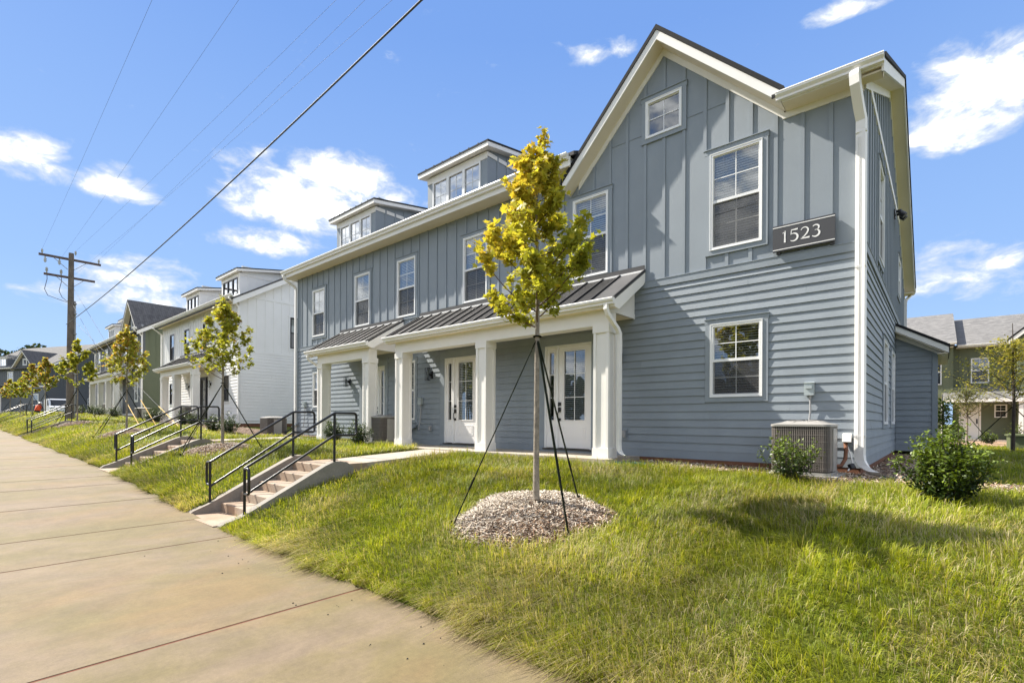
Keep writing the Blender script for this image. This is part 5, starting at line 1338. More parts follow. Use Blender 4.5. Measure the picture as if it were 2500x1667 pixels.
# ------------------------------------------------------------------ far houses in the row
def row_house(name, label, x0, x1, dz, front, side, bat_f, bat_s, frame, gx=None, dorm=(), porch_cols=(), wup=(), wlo=(), doors=(), eave=5.86, sidewin=(), roofmat='shingle', slabdoor='doorwhite', trimf=None, planks=True, lamps=(), depth=10.7):
    h = thing(name, ((x0+x1)/2, 0, dz-.2), label=label, cat='house')
    fr = Fr('F', 0, dz); fs = Fr('R', x1, dz); tf = trimf or front
    m = MB(); holes = [(w[0]+.01, w[1]-.01, w[2]+.01, w[3]-.01) for w in list(wup)+list(wlo)]+[(d[0]+.01, d[1]-.01, -.15, 2.335) for d in doors]
    for r in holes_cells(x0, x1, -.15, eave+.3, holes): fr.box(m, r[0], r[1], -.15, 0, r[2], r[3])
    if gx is not None: m.prism([(gx-2.2, eave+.301+dz), (gx+2.2, eave+.301+dz), (gx, 7.94+dz)], 1, 0, .15)
    f = m.build('front_wall', M[front], h)
    cu = [win_cut(w) for w in wup]; cl = [win_cut(w) for w in wlo]+[door_cut(d[0], d[1]) for d in doors]
    lap(fr, f, x0+.09, x1-.09, 0, 3.30, cl, M[front], single=False)
    m = MB(); fr.box(m, x0, x1, 0, .026, 3.30, 3.45); fr.box(m, x0, x1, 0, .02, -.165, -.004); m.build('belt_board', M[tf], f)
    m = MB(); fr.box(m, x0, x0+.09, 0, .028, -.165, eave); fr.box(m, x1-.09, x1+.02, 0, .028, -.165, eave); m.build('corner_board', M[tf], f)
    top = (lambda u: max(eave+.02, (7.9-1.0*abs(u-gx)) if gx is not None else 0))
    battens(fr, f, np.arange(x0+.35, x1-.1, .41), 3.45, top, cu, M[bat_f], single=False)
    ry = depth/2-.6; rz_ = eave+.6*ry
    m = MB(); m.prism([(.15, -.15+dz), (depth, -.15+dz), (depth, eave-.6+dz), (ry, rz_+dz), (.15, eave+.1+dz)], 0, x1-.15, x1); sw = m.build('side_wall', M[side], h)
    lap(fs, sw, .02, depth-.05, 0, 3.30, [], M[side], single=False)
    battens(fs, sw, np.arange(.4, depth, .41), 3.45, lambda u: (eave+.6*u if u < ry else rz_-.6*(u-ry))-.05, [win_cut(w) for w in sidewin], M[bat_s], single=False)
    m = MB(); fs.box(m, 0, depth, 0, .026, 3.30, 3.45); fs.box(m, .25, depth-.6, 0, .024, 6.0, 6.14); m.build('side_band', M[side], sw)
    m = MB(); m.box(x0, x0+.15, .15, depth, -.15+dz, eave+dz); m.box(x0+.15, x1-.15, depth-.15, depth, -.15+dz, eave-.7+dz); m.build('back_wall', M[side], h)
    m = MB(); m.box(x0+.02, x1-.02, -.01, .2, -.9+dz, -.166+dz); m.box(x1-.2, x1-.02, .2, depth, -.9+dz, -.166+dz); m.build('foundation', M['foundation'], h)
    for w in wup: window(Fr('F', 0, dz), h, *w, frame=frame, trim=tf, grid=(1, 1) if frame != 'vinyl' else (2, 2), cap=False)
    for w in wlo: window(Fr('F', 0, dz), h, *w, frame=frame, trim=tf, grid=(1, 1) if frame != 'vinyl' else (2, 2), cap=False)
    for w in sidewin: window(fs, h, *w, frame=frame, trim=side, grid=(1, 1) if frame != 'vinyl' else (2, 2), cap=False, room=False)
    for d in doors: entry_door(Fr('F', 0, dz), h, d[0], d[1], d[2], slabmat=slabdoor, trim=tf, framemat='blackmetal' if slabdoor != 'doorwhite' else 'vinyl', hardware=False)
    # roof, eaves, gutter
    e0 = eave+.12+dz
    m = MB(); o = .42
    m.hexa([(x0-.3,-o,e0-.6*o),(x1+.3,-o,e0-.6*o),(x1+.3,ry,e0+.6*ry),(x0-.3,ry,e0+.6*ry),(x0-.3,-o,e0-.6*o+.09),(x1+.3,-o,e0-.6*o+.09),(x1+.3,ry,e0+.6*ry+.09),(x0-.3,ry,e0+.6*ry+.09)])
    m.hexa([(x0-.3,ry,e0+.6*ry),(x1+.3,ry,e0+.6*ry),(x1+.3,depth+o,e0+.6*(2*ry-depth-o)),(x0-.3,depth+o,e0+.6*(2*ry-depth-o)),(x0-.3,ry,e0+.6*ry+.09),(x1+.3,ry,e0+.6*ry+.09),(x1+.3,depth+o,e0+.6*(2*ry-depth-o)+.09),(x0-.3,depth+o,e0+.6*(2*ry-depth-o)+.09)])
    m.build('roof', M[roofmat], h)
    zs = eave-.02+dz
    segs = [(x0-.3, x1+.28)] if gx is None else [(x0-.3, gx-2.15), (gx+2.15, x1+.28)]
    for a, b in segs:
        m = MB(); m.box(a, b, -.40, -.03, zs, zs+.02); m.build('eave_soffit', M['soffit'], h)
        m = MB(); m.box(a, b, -.425, -.402, zs-.01, zs+.13); m.build('eave_fascia', M['white'], h)
        kgutter(h, a-.03, b+.02, -.427, zs+.155, depth=.115)
    for ya, yb in ((-.40, ry), (ry, depth+.4)):
        q = lambda y: e0-.02+.6*(y if y < ry else 2*ry-y)
        m = MB(); m.prism([(ya, q(ya)-.24), (yb, q(yb)-.24), (yb, q(yb)+.02), (ya, q(ya)+.02)], 0, x1+.26, x1+.29); m.build('rake_fascia', M['white'], h)
        m = MB(); m.prism([(ya, q(ya)-.22), (yb, q(yb)-.22), (yb, q(yb)-.20), (ya, q(ya)-.20)], 0, x1+.028, x1+.258); m.build('rake_soffit', M['soffit'], h)
    if gx is not None:
        G2 = lambda x: 8.05+dz-1.0*abs(x-gx)
        for a, b in ((gx-2.4, gx), (gx, gx+2.4)):
            m = MB(); m.prism([(a, G2(a)), (b, G2(b)), (b, G2(b)+.18), (a, G2(a)+.18)], 1, -.38, -.35); m.build('gable_fascia', M['white'], h)
            m = MB(); m.prism([(a, G2(a)), (b, G2(b)), (b, G2(b)+.02), (a, G2(a)+.02)], 1, -.348, -.03); m.build('gable_soffit', M['soffit'], h)
            m = MB(); m.hexa([(a,-.40,G2(a)+.19),(b,-.40,G2(b)+.19),(b,ry,G2(b)+.19),(a,ry,G2(a)+.19),(a,-.40,G2(a)+.27),(b,-.40,G2(b)+.27),(b,ry,G2(b)+.27),(a,ry,G2(a)+.27)]); m.build('gable_roof', M[roofmat], h)
        window(Fr('F', 0, dz), h, gx-.36, gx+.36, 6.35, 7.05, frame=frame, trim=tf, hung=False, blinds=False, room=False, cap=False)
    for a, b in dorm: dormer(h, a, b, .6, 7.55+dz, 6.4+dz, mat=front if side != 'greensiding' else 'whitesiding', bat=bat_f, frame=frame, single=False)
    if porch_cols:
        pc = list(porch_cols); rx = (pc[0][0]-.3, pc[-1][1]+.26)
        porch(h, pc, rx, [rx[1]-.2-.41*i for i in range(30) if rx[1]-.2-.41*i > rx[0]+.1], single=False, dz=dz)
    for xq in (x0-.1, x1+.06):
        m = MB(); m.rtube([(xq,-.5,zs+.03),(xq,-.5,zs-.06),(xq,-.12,zs-.35),(xq,-.07,zs-.45),(xq,-.07,dz)], .05, .036, (1,0,0)); m.build('downspout', M['gutter'], h)
    return h
row_house('townhouse', 'white two-storey townhouse with black windows beyond the blue one', -37.0, -24.72, .52, 'whitesiding', 'whitesiding', 'whitesiding', 'whitesiding', 'blackmetal',
          dorm=[(-34.6, -32.2), (-28.8, -26.35)], porch_cols=[(-33.18, -32.84), (-30.95, -30.61), (-28.0, -27.66)],
          wup=[(-35.42, -34.62, 3.4+.25, 5.25), (-32.68, -31.88, 3.65, 5.25), (-29.6, -28.8, 3.65, 5.25), (-26.8, -26.0, 3.65, 5.25)], wlo=[(-26.74, -25.95, .95, 2.24), (-35.42, -34.9, .95, 2.22)],
          doors=[(-30.15, -28.85, 'R')], sidewin=[(2.45, 3.4, 3.75, 5.35)], slabdoor='bronze')
row_house('townhouse', 'grey townhouse with a green side wall and steep front gable, third in the row', -57.2, -41.8, .98, 'greysiding', 'greensiding', 'greysiding', 'greensiding', 'vinyl', gx=-44.3,
          dorm=[(-55.7, -53.3), (-50.9, -48.6)], porch_cols=[(-53.3, -52.96), (-50.0, -49.66), (-47.3, -46.96), (-44.9, -44.56)],
          wup=[(-56.3, -55.45, 3.65, 5.4), (-53.4, -52.55, 3.65, 5.4), (-49.5, -48.65, 3.65, 5.4), (-46.9, -46.05, 3.65, 5.4), (-43.9, -43.05, 3.65, 5.4)], wlo=[(-43.75, -43.0, .9, 2.3)],
          doors=[(-48.9, -47.6, 'L')], trimf='whitesiding')
far4 = row_house('townhouse', 'dark grey townhouse with a small front gable at the far left', -105.5, -88.6, 1.45, 'greysiding', 'darksiding', 'greysiding', 'darksiding', 'vinyl', gx=-92.9,
          dorm=[(-102.2, -98.0)], porch_cols=[(-105.0, -104.6), (-100.9, -100.5), (-97.2, -96.8)],
          wup=[(-104.0, -102.9, 3.65, 5.4), (-100.3, -99.2, 3.65, 5.4), (-96.6, -95.5, 3.65, 5.4), (-91.2, -90.1, 3.65, 5.4)], wlo=[(-91.2, -90.1, .9, 2.3)],
          doors=[(-99.6, -98.2, 'L')], sidewin=[(4.9, 6.3, 1.0, 2.0)], trimf='whitesiding', depth=14)
th4 = R_(22); r4 = (105.5-88.6)/2
far4.location = (-88.6-r4*math.cos(th4), -r4*math.sin(th4), far4.location.z); far4.rotation_euler = (0, 0, th4)      # the street bends here
# lamps on the far white house
for x, lb in ((-31.9, 'black lantern left of the black door on the white house'), (-28.45, 'black lantern right of the black door on the white house')):
    t = thing('wall_lamp', (x, -.03, 2.2), label=lb, cat='wall lamp', group='porch wall lamps')
    m = MB()
    for q in (-.06, .05): m.box(x+q, x+q+.012, -.19, -.178, 2.26, 2.60); m.box(x+q, x+q+.012, -.09, -.078, 2.26, 2.60)
    m.box(x-.062, x+.064, -.192, -.076, 2.245, 2.26); m.box(x-.062, x+.064, -.192, -.076, 2.60, 2.615); m.box(x+.02, x+.07, -.08, -.03, 2.36, 2.5); m.build('cage', M['blackmetal'], t)
    m = MB(); m.tube([(x, -.135, 2.265), (x, -.135, 2.595)], .035, 8); m.build('glass_cylinder', M['clearglass'], t)

# ------------------------------------------------------------------ green house at the back right
def back_house():
    Y = 32.0; h = thing('townhouse', (4, Y, -.5), label='olive green townhouse with grey shingle roof behind the lawn at the right', cat='house')
    fl = Fr('F', Y-.9, 0); fr = Fr('F', Y, 0)
    wlw = (.15, .92, 2.95, 4.56); w1 = (2.28, 3.10, 3.03, 4.56); ws = (3.33, 3.88, .93, 1.71)
    m = MB()
    for r in holes_cells(1.46, 12, -.5, 5.42, [(a[0]+.01, a[1]-.01, a[2]+.01, a[3]-.01) for a in (w1, ws)]+[(1.84, 2.64, -.4, 1.70)]): fr.box(m, r[0], r[1], -.2, 0, r[2], r[3])
    m.box(-14, 1.459, Y-.9, Y+.2, 2.45, 5.42); m.box(-14, .95, Y-.9, Y+.2, -.5, 2.45); f = m.build('front_wall', M['greensiding'], h)
    battens(fr, f, np.arange(1.75, 12, .42), 2.6, 5.42, [win_cut(w1)], M['greensiding'], single=False)
    battens(fl, f, np.arange(-2, 1.45, .42), 2.6, 5.42, [], M['greensiding'], single=False)
    lap(fr, f, 1.47, 12, -.4, 2.5, [win_cut(ws), (1.72, 2.76, -.5, 1.8)], M['greensiding'], single=False)
    window(fr, h, *w1, trim='greensiding', blinds=False, cap=False); window(fr, h, *ws, trim='greensiding', blinds=False, cap=False)
    m = MB(); fl.box(m, wlw[0], wlw[1], 0, .03, wlw[2], wlw[3]); wf = m.build('window', M['vinyl'], h)
    for a, b in ((3.0, 3.70), (3.80, 4.5)):
        for c, d in ((.2, .5), (.56, .87)): m = MB(); fl.box(m, c, d, .0305, .032, a, b); m.build('pane', M['glassdark'], wf)
    m = MB(); fr.box(m, 1.84, 2.64, -.05, .02, -.38, 1.70); dd = m.build('door', M['doorwhite'], h)
    m = MB(); fr.box(m, 2.53, 2.60, .02, .06, .55, .85); m.build('handle_set', M['blackmetal'], dd)
    for a in (1.74, 2.66): m = MB(); fr.box(m, a, a+.09, 0, .04, -.38, 1.8); m.build('door_trim', M['white'], dd)
    m = MB(); m.hexa([(-14,Y-1.45,5.33),(1.62,Y-1.45,5.33),(1.5,Y+4.3,8.06),(-14,Y+4.3,8.06),(-14,Y-1.45,5.45),(1.62,Y-1.45,5.45),(1.5,Y+4.3,8.15),(-14,Y+4.3,8.15)]); m.build('roof', M['shinglegrey'], h)
    m = MB(); m.hexa([(1.63,Y-.5,5.25),(14,Y-.5,5.25),(14,Y+4.6,7.62),(1.51,Y+4.6,7.62),(1.63,Y-.5,5.35),(14,Y-.5,5.35),(14,Y+4.6,7.72),(1.51,Y+4.6,7.72)]); m.build('roof', M['shinglegrey'], h)
    m = MB(); m.prism([(Y-1.4, 5.33), (Y+4.3, 8.06), (Y+4.3, 7.0), (Y-.5, 5.2)], 0, 1.44, 1.52); m.build('roof_cheek', M['darksiding'], h)
    kgutter(h, -10, 1.60, Y-1.45, 5.45); kgutter(h, 1.66, 4.0, Y-.52, 5.36)
    m = MB(); m.box(1.6, 4.2, Y-.5, Y, 5.2, 5.22); m.box(-10, 1.46, Y-1.4, Y-.9, 5.2, 5.22); m.build('eave_soffit', M['white'], h)
    m = MB(); m.rtube([(3.92,Y-.62,5.25),(3.95,Y-.6,5.1),(4.15,Y-.12,4.8),(4.15,Y-.06,4.6),(4.15,Y-.06,2.4)], .05, .04, (1,0,0)); m.build('downspout', M['gutter'], h)
    m = MB(); m.prism([(4.0, 5.3), (7.6, 5.3), (7.6, 7.4), (6.4, 7.4)], 1, Y-.9, Y-.87); m.box(4.25, 9, Y-.86, Y-.01, -.5, 5.3); m.build('gable_wall', M['greensiding'], h)
    m = MB(); m.hexa([(3.85,Y-1.2,5.12),(6.4,Y-1.2,7.55),(6.4,Y-1.17,7.55),(3.85,Y-1.17,5.12),(3.85,Y-1.2,5.38),(6.4,Y-1.2,7.8),(6.4,Y-1.17,7.8),(3.85,Y-1.17,5.38)]); m.build('gable_fascia', M['white'], h)
    m = MB(); m.hexa([(3.82,Y-1.22,5.40),(6.4,Y-1.22,7.82),(6.4,Y+3,7.82),(3.82,Y+3,5.40),(3.82,Y-1.22,5.48),(6.4,Y-1.22,7.9),(6.4,Y+3,7.9),(3.82,Y+3,5.48)]); m.build('gable_roof', M['shingle_edge'], h)
    # porch lean-to roof with post
    m = MB(); m.hexa([(.93,Y-2.0,1.93),(4.5,Y-2.0,1.93),(4.5,Y-.01,2.72),(.93,Y-.01,2.72),(.93,Y-2.0,2.0),(4.5,Y-2.0,2.0),(4.5,Y-.01,2.8),(.93,Y-.01,2.8)]); m.build('porch_roof', M['shinglegrey'], h)
    m = MB(); m.box(.93, 4.5, Y-2.05, Y-2.0, 1.82, 2.0); m.box(.95, 4.48, Y-1.99, Y, 1.86, 1.9); m.build('porch_fascia', M['white'], h)
    m = MB(); m.box(4.22, 4.4, Y-1.95, Y-1.77, -.4, 1.86); m.build('porch_post', M['white'], h)
    m = MB(); m.box(.90, 1.05, Y-1.95, Y-1.77, -.4, 1.86); m.build('porch_post', M['white'], h)
    m = MB(); m.box(1.0, 4.4, Y-2.0, Y, -.6, -.39); m.build('porch_slab', M['walkconc'], h)
paint('glassdark', (0.02, 0.024, 0.028), 0.1, 0.1)
def m_sg():
    m, nt = newmat('shinglegrey')
    tc = nt.n('ShaderNodeTexCoord').outputs['Object']
    v = nt.n('ShaderNodeMapping', {'Vector': tc, 'Scale': (2.5, 9.0, 9.0)}).outputs[0]
    n = nt.n('ShaderNodeTexNoise', {'Vector': v, 'Scale': 1.0, 'Detail': 4.0, 'Roughness': .7}).outputs[0]
    c = nt.ramp(n, [(.32, (.10, .097, .095)), (.5, (.16, .155, .15)), (.68, (.25, .24, .23))])
    b = nt.n('ShaderNodeBsdfPrincipled', {'Base Color': c, 'Roughness': .9}); bsdf_out(nt, b.outputs[0])
m_sg()
back_house()
m = MB(); m.quad((-1.5, 19, Hf(0, 19)+.03), (9, 18.5, Hf(9, 18.5)+.03), (9, 30.5, Hf(9, 30.5)+.03), (-1.5, 30.5, Hf(0, 30.5)+.03)); m.build('pine_straw_bed', M['straw'] if 'straw' in M else paint('straw', (.34, .22, .13), 1.0, .4, 3, .6, 30), None, org=(0,0,0), kind='stuff', label='tan pine straw bed before the green house', cat='mulch')
t = thing('transformer_box', (3.3, 13.6, -.45), label='green utility box on the lawn at the right edge', cat='utility box')
m = MB(); m.box(2.62, 4.4, 13.0, 14.2, -.6, .16); m.build('cabinet', M['greenbox'], t)
m = MB(); m.prism([(12.93, .161), (14.27, .161), (14.27, .20), (12.96, .24), (12.93, .20)], 0, 2.57, 4.45); m.build('lid', M['greenbox'], t)
def fine_tree(loc, h, w, label, n, sz, cols, c0, seed, flat=.5):
    global rng
    rng = np.random.default_rng(800+seed); t = thing('young_tree', loc, label=label, cat='tree', group='young trees behind the house'); L0 = np.array(loc)
    m = MB(); m.tube([tuple(L0), tuple(L0+(0.02, 0, h*.4)), tuple(L0+(-.02, .02, h*.97))], [.05, .04, .008], 8); tr = m.build('trunk', M['darkbark'] if seed == 1 else M['bark'], t)
    m = MB(); P = []
    for i in range(34):
        f = (i+.5)/34; zb = c0*h+(h*.92-c0*h)*f*.8; an = i*2.4; R0 = w*.5*(1-.75*f)*rng.uniform(.7, 1.15); a = np.array([0, 0, zb]); e = np.array([math.cos(an)*R0, math.sin(an)*R0, zb+R0*flat]); c = (a+e)/2+np.array([0, 0, -.04])
        pts = bez(a, c, e, 6); m.tube([tuple(L0+p) for p in pts], [.013*(1-.7*k/5) for k in range(6)], 4, False); P.append(pts)
    m.build('limb', M['darkbark'], tr)
    P = np.array(P); ii = rng.integers(0, len(P), n); q = rng.uniform(.15, 1.05, n); k = np.clip((q*5).astype(int), 0, 4); fr = (q*5-k)[:, None]
    pos = P[ii, k]*(1-fr)+P[ii, k+1]*fr+rng.normal(size=(n, 3))*np.array([.11, .11, .05])
    y = rng.random(n)[:, None]; tn = (np.array(cols[0])*(1-y)+np.array(cols[1])*y)*rng.uniform(.7, 1.2, n)[:, None]
    link_mesh('crown', leaf_mesh('crown', pos, sz*rng.uniform(.6, 1.2, n), tn, OVAL, M['leaf'], up=1.2), t, (0, 0, 0))
fine_tree((2.62, 12.2, -.5), 4.3, 3.6, 'feathery golden young tree right of the shaded bump-out', 3700, .08, ((.22, .24, .05), (.48, .40, .08)), .36, 1, .55)
fine_tree((1.84, 22.5, -.5), 3.1, 2.5, 'small grey-green young tree with a pale trunk before the white door', 1700, .10, ((.12, .14, .06), (.25, .25, .12)), .40, 2, .9)
fine_tree((.98, 11.5, -.45), 2.0, .9, 'slim leafy sapling peeking out behind the bump-out', 380, .13, ((.09, .15, .02), (.22, .28, .04)), .35, 3, 1.0)
for i, (x, y, w, h, lb) in enumerate([(2.7, 24.5, .8, .6, 'low bright shrub before the green house porch'), (1.6, 30.0, .8, 1.3, 'tall narrow shrub by the white back door'), (3.9, 27.0, 1.0, 1.2, 'dark shrub by the white post of the green house')]):
    shrub((x, y, Hf(x, y)), w, h, lb, 600, .09, 40+i, .55, 6, group='shrubs before the green house')
for i, (dx, dy, lb) in enumerate(((-1.3, -.9, 'left'), (1.2, .4, 'right'))):
    m = MB(); m.tube([(2.62, 12.2, 1.1), (2.62+dx, 12.2+dy, -.5)], .014, 5); m.build('guy_strap', M['strap'], None, label='strap on the %s side of the feathery golden tree' % lb, cat='guy strap', group='tree guy straps')
m = MB(); m.tube([(1.84, 22.5, 1.0), (2.75, 21.9, -.5)], .016, 5); m.build('guy_strap', M['strap'], None, label='strap on the small grey-green tree', cat='guy strap', group='tree guy straps')

# ------------------------------------------------------------------ utility pole and overhead lines
PX, PY = -38.5, -4.31
pz = Hf(PX, PY)
up = thing('utility_pole', (PX, PY, pz), label='weathered wooden utility pole with two crossarms', cat='utility pole')
m = MB(); m.tube([(PX, PY, pz-.3), (PX, PY, 5), (PX+.03, PY+.02, 10.42)], [.19, .165, .125], 14); m.build('pole', M['pole'], up)
m = MB(); m.box(PX-.20, PX-.09, -5.70, -2.88, 10.02, 10.14); ar = m.build('crossarm', M['arm'], up)
m = MB(); m.box(PX-.20, PX-.10, -5.48, -3.16, 8.93, 9.05); m.build('crossarm', M['arm'], up)
for za, zb, e in ((10.03, 9.45, .75), (8.94, 8.45, .62)):
    for s in (-1, 1):
        m = MB(); m.tube([(PX-.15, PY+s*e, za), (PX-.12, PY+s*.12, zb)], .018, 6); m.build('brace', M['conduit'], up)
def insul(x, y, z, up_=True, sc=1.0):
    m = MB(); s = 1 if up_ else -1
    m.tube([(x, y, z), (x, y, z+s*.08*sc), (x, y, z+s*.10*sc), (x, y, z+s*.16*sc), (x, y, z+s*.18*sc), (x, y, z+s*.26*sc)], [.03, .03, .06*sc, .04, .06*sc, .03], 8); m.build('insulator', M['porcelain'], up)
for y in (-5.55, -2.98): insul(PX-.145, y, 10.14)
insul(PX, PY+.22, 10.35)
for y in (-5.42, -4.80): insul(PX-.145, y, 10.02, False, 1.4)
for y in (-5.35, -4.72): insul(PX-.145, y, 9.05, True, 1.3)
m = MB(); m.tube([(PX-.02, PY-.0+.20, pz+.2), (PX-.02, PY+.20, 7.6)], .055, 8); m.build('conduit_riser', M['conduit'], up)
for z in (2.0, 3.2, 4.4, 5.6, 6.8, 7.4): m = MB(); m.box(PX-.1, PX+.2, PY+.13, PY+.27, z, z+.05); m.build('conduit_strap', M['conduit'], up)
for y in (-5.35, -4.72):
    m = MB(); m.tube([(PX-.145, y, 9.3), (PX-.145, y+.02, 8.7), (PX-.145, y-.09, 8.1), (PX-.13, y+.05, 7.75), (PX-.1, (y+PY)/2, 7.6), (PX-.05, PY+.18, 7.4)], .016, 6); m.build('jumper_cable', M['wire'], up)
def wire(p0, p1, r, sag, label, n=40, ext=1.0):
    p0 = np.array(p0, float); p1 = np.array(p1, float); pts = []
    for k in range(n+1): q = k/n; p = p0+(p1-p0)*q; p[2] -= sag*4*q*(1-q); pts.append(tuple(p))
    m = MB(); m.tube(pts, r, 6, False); m.build('overhead_wire', M['wire'], None, org=tuple(p0), label=label, cat='wire', group='overhead wires')
wire((PX, PY-.2, 6.15), (22.0, -5.6, 8.4), .017, .9, 'thick twisted cable sweeping up to the right from the pole')
for (p, q, lb) in (((PX-.145, -5.55, 10.4), (-14.1, -6.2, 11.0), 'leftmost thin wire crossing the sky'), ((PX-.145, -4.80, 9.9), (-12.5, -4.85, 11.0), 'second thin wire from the left in the sky'),
                   ((PX, PY+.22, 10.6), (-10.76, -3.35, 11.0), 'middle thin wire in the sky'), ((PX-.145, -2.98, 10.4), (-10.2, -2.88, 11.0), 'fourth thin wire from the left in the sky'), ((PX, PY+.2, 9.2), (-9.73, -2.47, 11.0), 'rightmost thin wire in the sky')):
    p = np.array(p); q = np.array(q); d = (q-p)/abs(q[0]-p[0]); e = p+d*60; e[2] = min(e[2], 13)
    wire(tuple(p), tuple(e), .003, .35, lb)
for i, (g, z) in enumerate((((-25.6, -3.1), 8.6), ((-26.2, -3.6), 7.6), ((-24.3, -2.6), 6.6))):
    gz_ = Hf(*g); m = MB(); a = np.array((PX, PY, z)); b = np.array((g[0], g[1], gz_)); m.tube([tuple(a), tuple(b)], .008, 5)
    t = thing('guy_wire', tuple(b), label=['nearest', 'middle', 'farthest'][i]+' yellow-guarded guy wire anchored behind the third maple', cat='guy wire', group='guy wires of the utility pole')
    m.build('cable', M['wire'], t); m = MB(); d = (a-b)/np.linalg.norm(a-b); m.tube([tuple(b), tuple(b+d*2.3)], .022, 6); m.build('guard', M['yellow'], t)

# ------------------------------------------------------------------ construction corner at the far left
m = MB()
for a, b in zip(range(-86, -50, 4), range(-82, -46, 4)):
    m.quad((a, -6.5, Hf(a, -6.5)+.05), (b, -6.5, Hf(b, -6.5)+.05), (b, -2.0, Hf(b, -2.0)+.06), (a, -2.0, Hf(a, -2.0)+.06))
m.build('bare_soil', M['clay'], None, org=(0,0,0), kind='structure', label='bare red clay where the works are')
def person(loc, rz):
    t = thing('person', loc, label='worker in an orange vest and white hard hat bending over beyond the handrails', cat='person')
    bmv = [(0,0,.95),(0,.05,1.12),(0,.22,1.38),(0,.33,1.5),(0,.42,1.60),(.10,0,.92),(.12,.10,.50),(.12,.0,.08),(.12,.12,.04),(-.10,0,.92),(-.12,.02,.50),(-.12,-.12,.08),(-.12,.0,.04),(.19,.27,1.40),(.24,.42,1.16),(.16,.62,1.05),(-.19,.27,1.40),(-.24,.42,1.16),(-.16,.62,1.05)]
    ed = [(0,1),(1,2),(2,3),(3,4),(0,5),(5,6),(6,7),(7,8),(0,9),(9,10),(10,11),(11,12),(2,13),(13,14),(14,15),(2,16),(16,17),(17,18)]
    ra = [.15,.15,.16,.06,.09,.10,.07,.05,.05,.10,.07,.05,.05,.065,.045,.04,.065,.045,.04]
    me = bpy.data.meshes.new('body'); me.from_pydata(bmv, ed, []); me.update()
    ob = bpy.data.objects.new('body', me); COL.objects.link(ob); ob.parent = t; me.materials.append(M['cloth']); ORG[ob.name] = loc
    sk = ob.modifiers.new('skin', 'SKIN')
    for i, rv in enumerate(me.skin_vertices[0].data): rv.radius = (ra[i], ra[i]); rv.use_root = i == 0
    ob.modifiers.new('sub', 'SUBSURF').levels = 1; ob.modifiers['sub'].render_levels = 1
    L0 = np.array(loc)
    m = MB(); m.tube([tuple(L0+(0, -.02, .96)), tuple(L0+(0, .05, 1.12)), tuple(L0+(0, .22, 1.36)), tuple(L0+(0, .30, 1.46))], [.19, .20, .215, .12], 12); m.build('vest', M['orangevest'], t)
    m = MB(); m.tube([tuple(L0+(0, .40, 1.62)), tuple(L0+(0, .44, 1.66)), tuple(L0+(0, .47, 1.74)), tuple(L0+(0, .48, 1.78))], [.15, .135, .11, .03], 12); m.build('hard_hat', M['vanwhite'], t)
    m = MB(); m.tube([tuple(L0+(0, .42, 1.52)), tuple(L0+(0, .46, 1.60)), tuple(L0+(0, .48, 1.66))], [.06, .095, .09], 10); m.build('head', M['skin'], t)
    t.rotation_euler = (0, 0, rz)
person((-60.0, -3.6, Hf(-60, -3.6)-.75), R_(60))
def van(loc, rz):
    t = thing('parked_van', loc, label='white van parked in front of the far dark grey wall', cat='van'); x, y, z = loc
    m = MB(); m.prism([(x-2.5, z+.35), (x+2.3, z+.35), (x+2.5, z+.55), (x+2.45, z+1.0), (x+1.75, z+1.15), (x+1.1, z+1.9), (x+.9, z+2.0), (x-2.4, z+2.0), (x-2.5, z+1.9)], 1, y-.95, y+.95); m.build('body', M['vanwhite'], t)
    m = MB(); m.hexa([(x+1.75,y-.80,z+1.18),(x+1.75,y+.80,z+1.18),(x+1.13,y+.75,z+1.86),(x+1.13,y-.75,z+1.86),(x+1.77,y-.80,z+1.2),(x+1.77,y+.80,z+1.2),(x+1.16,y+.75,z+1.88),(x+1.16,y-.75,z+1.88)]); m.build('windscreen', M['glassdark'], t)
    m = MB(); m.prism([(x+1.5, z+1.2), (x+.98, z+1.82), (x+.3, z+1.82), (x+.3, z+1.2)], 1, y-.962, y-.955); m.build('side_window', M['glassdark'], t)
    for dx in (-1.6, 1.6):
        for s in (-1, 1):
            m = MB(); m.tube([(x+dx, y+s*.72, z+.34), (x+dx, y+s*.97, z+.34)], .34, 16); w = m.build('wheel', M['rubber'], t)
            m = MB(); m.tube([(x+dx, y+s*.971, z+.34), (x+dx, y+s*.985, z+.34)], .2, 12); m.build('rim', M['conduit'], w)
    for s in (-1, 1):
        m = MB(); m.box(x+2.44, x+2.5, y+s*.72-.14, y+s*.72+.14, z+.75, z+.93); m.build('headlight', M['porcelain'], t)
van((-80.5, .2, Hf(-80, 0)-.35), 0)

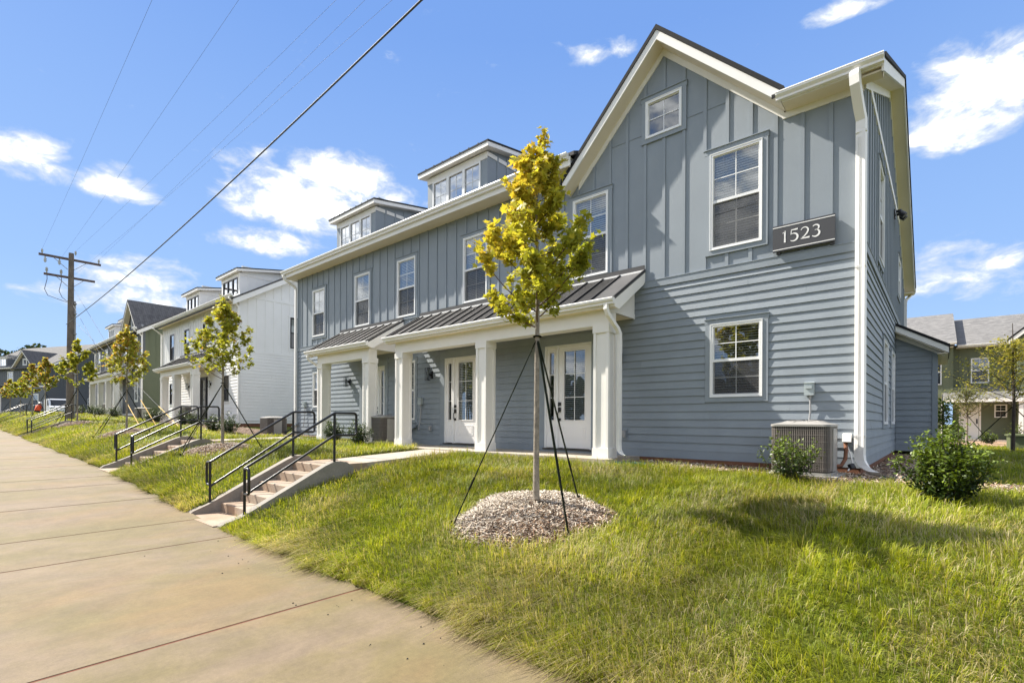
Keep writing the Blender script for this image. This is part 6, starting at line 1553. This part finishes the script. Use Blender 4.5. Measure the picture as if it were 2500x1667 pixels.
# ------------------------------------------------------------------ background trees
def bg_tree(loc, h, w, label, n, sz, seed, cols=((.018, .034, .012), (.055, .085, .022)), group='trees behind the far houses'):
    global rng
    rng = np.random.default_rng(900+seed); t = thing('broadleaf_tree', loc, label=label, cat='tree', group=group); L0 = np.array(loc); m = MB()
    m.tube([tuple(L0), tuple(L0+(.1, 0, h*.35)), tuple(L0+(0, .1, h*.8))], [.03*h, .022*h, .006*h], 8)
    cen = []
    for i in range(11):
        an = i*2.4+seed; f = (i+.5)/11; rr_ = w*.5*rng.uniform(.35, .85)*math.sin(math.pi*(.18+.75*f)); c = np.array([math.cos(an)*rr_, math.sin(an)*rr_, h*(.34+.52*f)]); cen.append((c, w*rng.uniform(.16, .27)))
        m.tube([tuple(L0+(0, 0, h*(.25+.4*f))), tuple(L0+c*.6+np.array([0, 0, h*.12])), tuple(L0+c)], [.01*h, .007*h, .002*h], 5, False)
    m.build('trunk', M['darkbark'], t)
    C_ = np.array([c[0] for c in cen]); Rr = np.array([c[1] for c in cen]); ii = rng.integers(0, len(cen), n); d = rng.normal(size=(n, 3)); d /= np.linalg.norm(d, axis=1)[:, None]; d[:, 2] *= .8
    pos = C_[ii]+d*(Rr[ii]*rng.uniform(.45, 1.1, n)**.5)[:, None]
    y = np.clip(.5*d[:, 2]+.3+rng.normal(0, .3, n), 0, 1)[:, None]
    tn = (np.array(cols[0])*(1-y)+np.array(cols[1])*y)
    link_mesh('crown', leaf_mesh('crown', pos, sz*rng.uniform(.5, 1.2, n), tn, CARD, M['treeline'], up=.2), t, (0, 0, 0))
PLACES = ['leftmost dark tree above the far roofs', 'second dark tree above the far roofs', 'third dark tree above the far roofs', 'fourth dark tree above the far roofs', 'fifth dark tree above the far roofs', 'sixth dark tree above the far roofs', 'seventh dark tree above the far roofs', 'rightmost dark tree above the far roofs']
for i in range(8):
    q = i/7; bg_tree((-290+10*math.sin(i*2.1), 11+i*6.5, 2.3), 27.0+3.0*math.sin(i*1.9), 19, PLACES[i], 2200, 1.2, i)
# trees across the street, seen mirrored in the panes
for i, x in enumerate((-46, -37, -29, -20.5, -13, -6.5, -1, 5.5, 12, 20)):
    bg_tree((x, -40-3*(i % 3), -1.6), 9+2.5*math.sin(i*2.3+1), 9, 'dark tree across the street, mirrored in the windows', 1000, .8, 30+i, group='trees across the street')
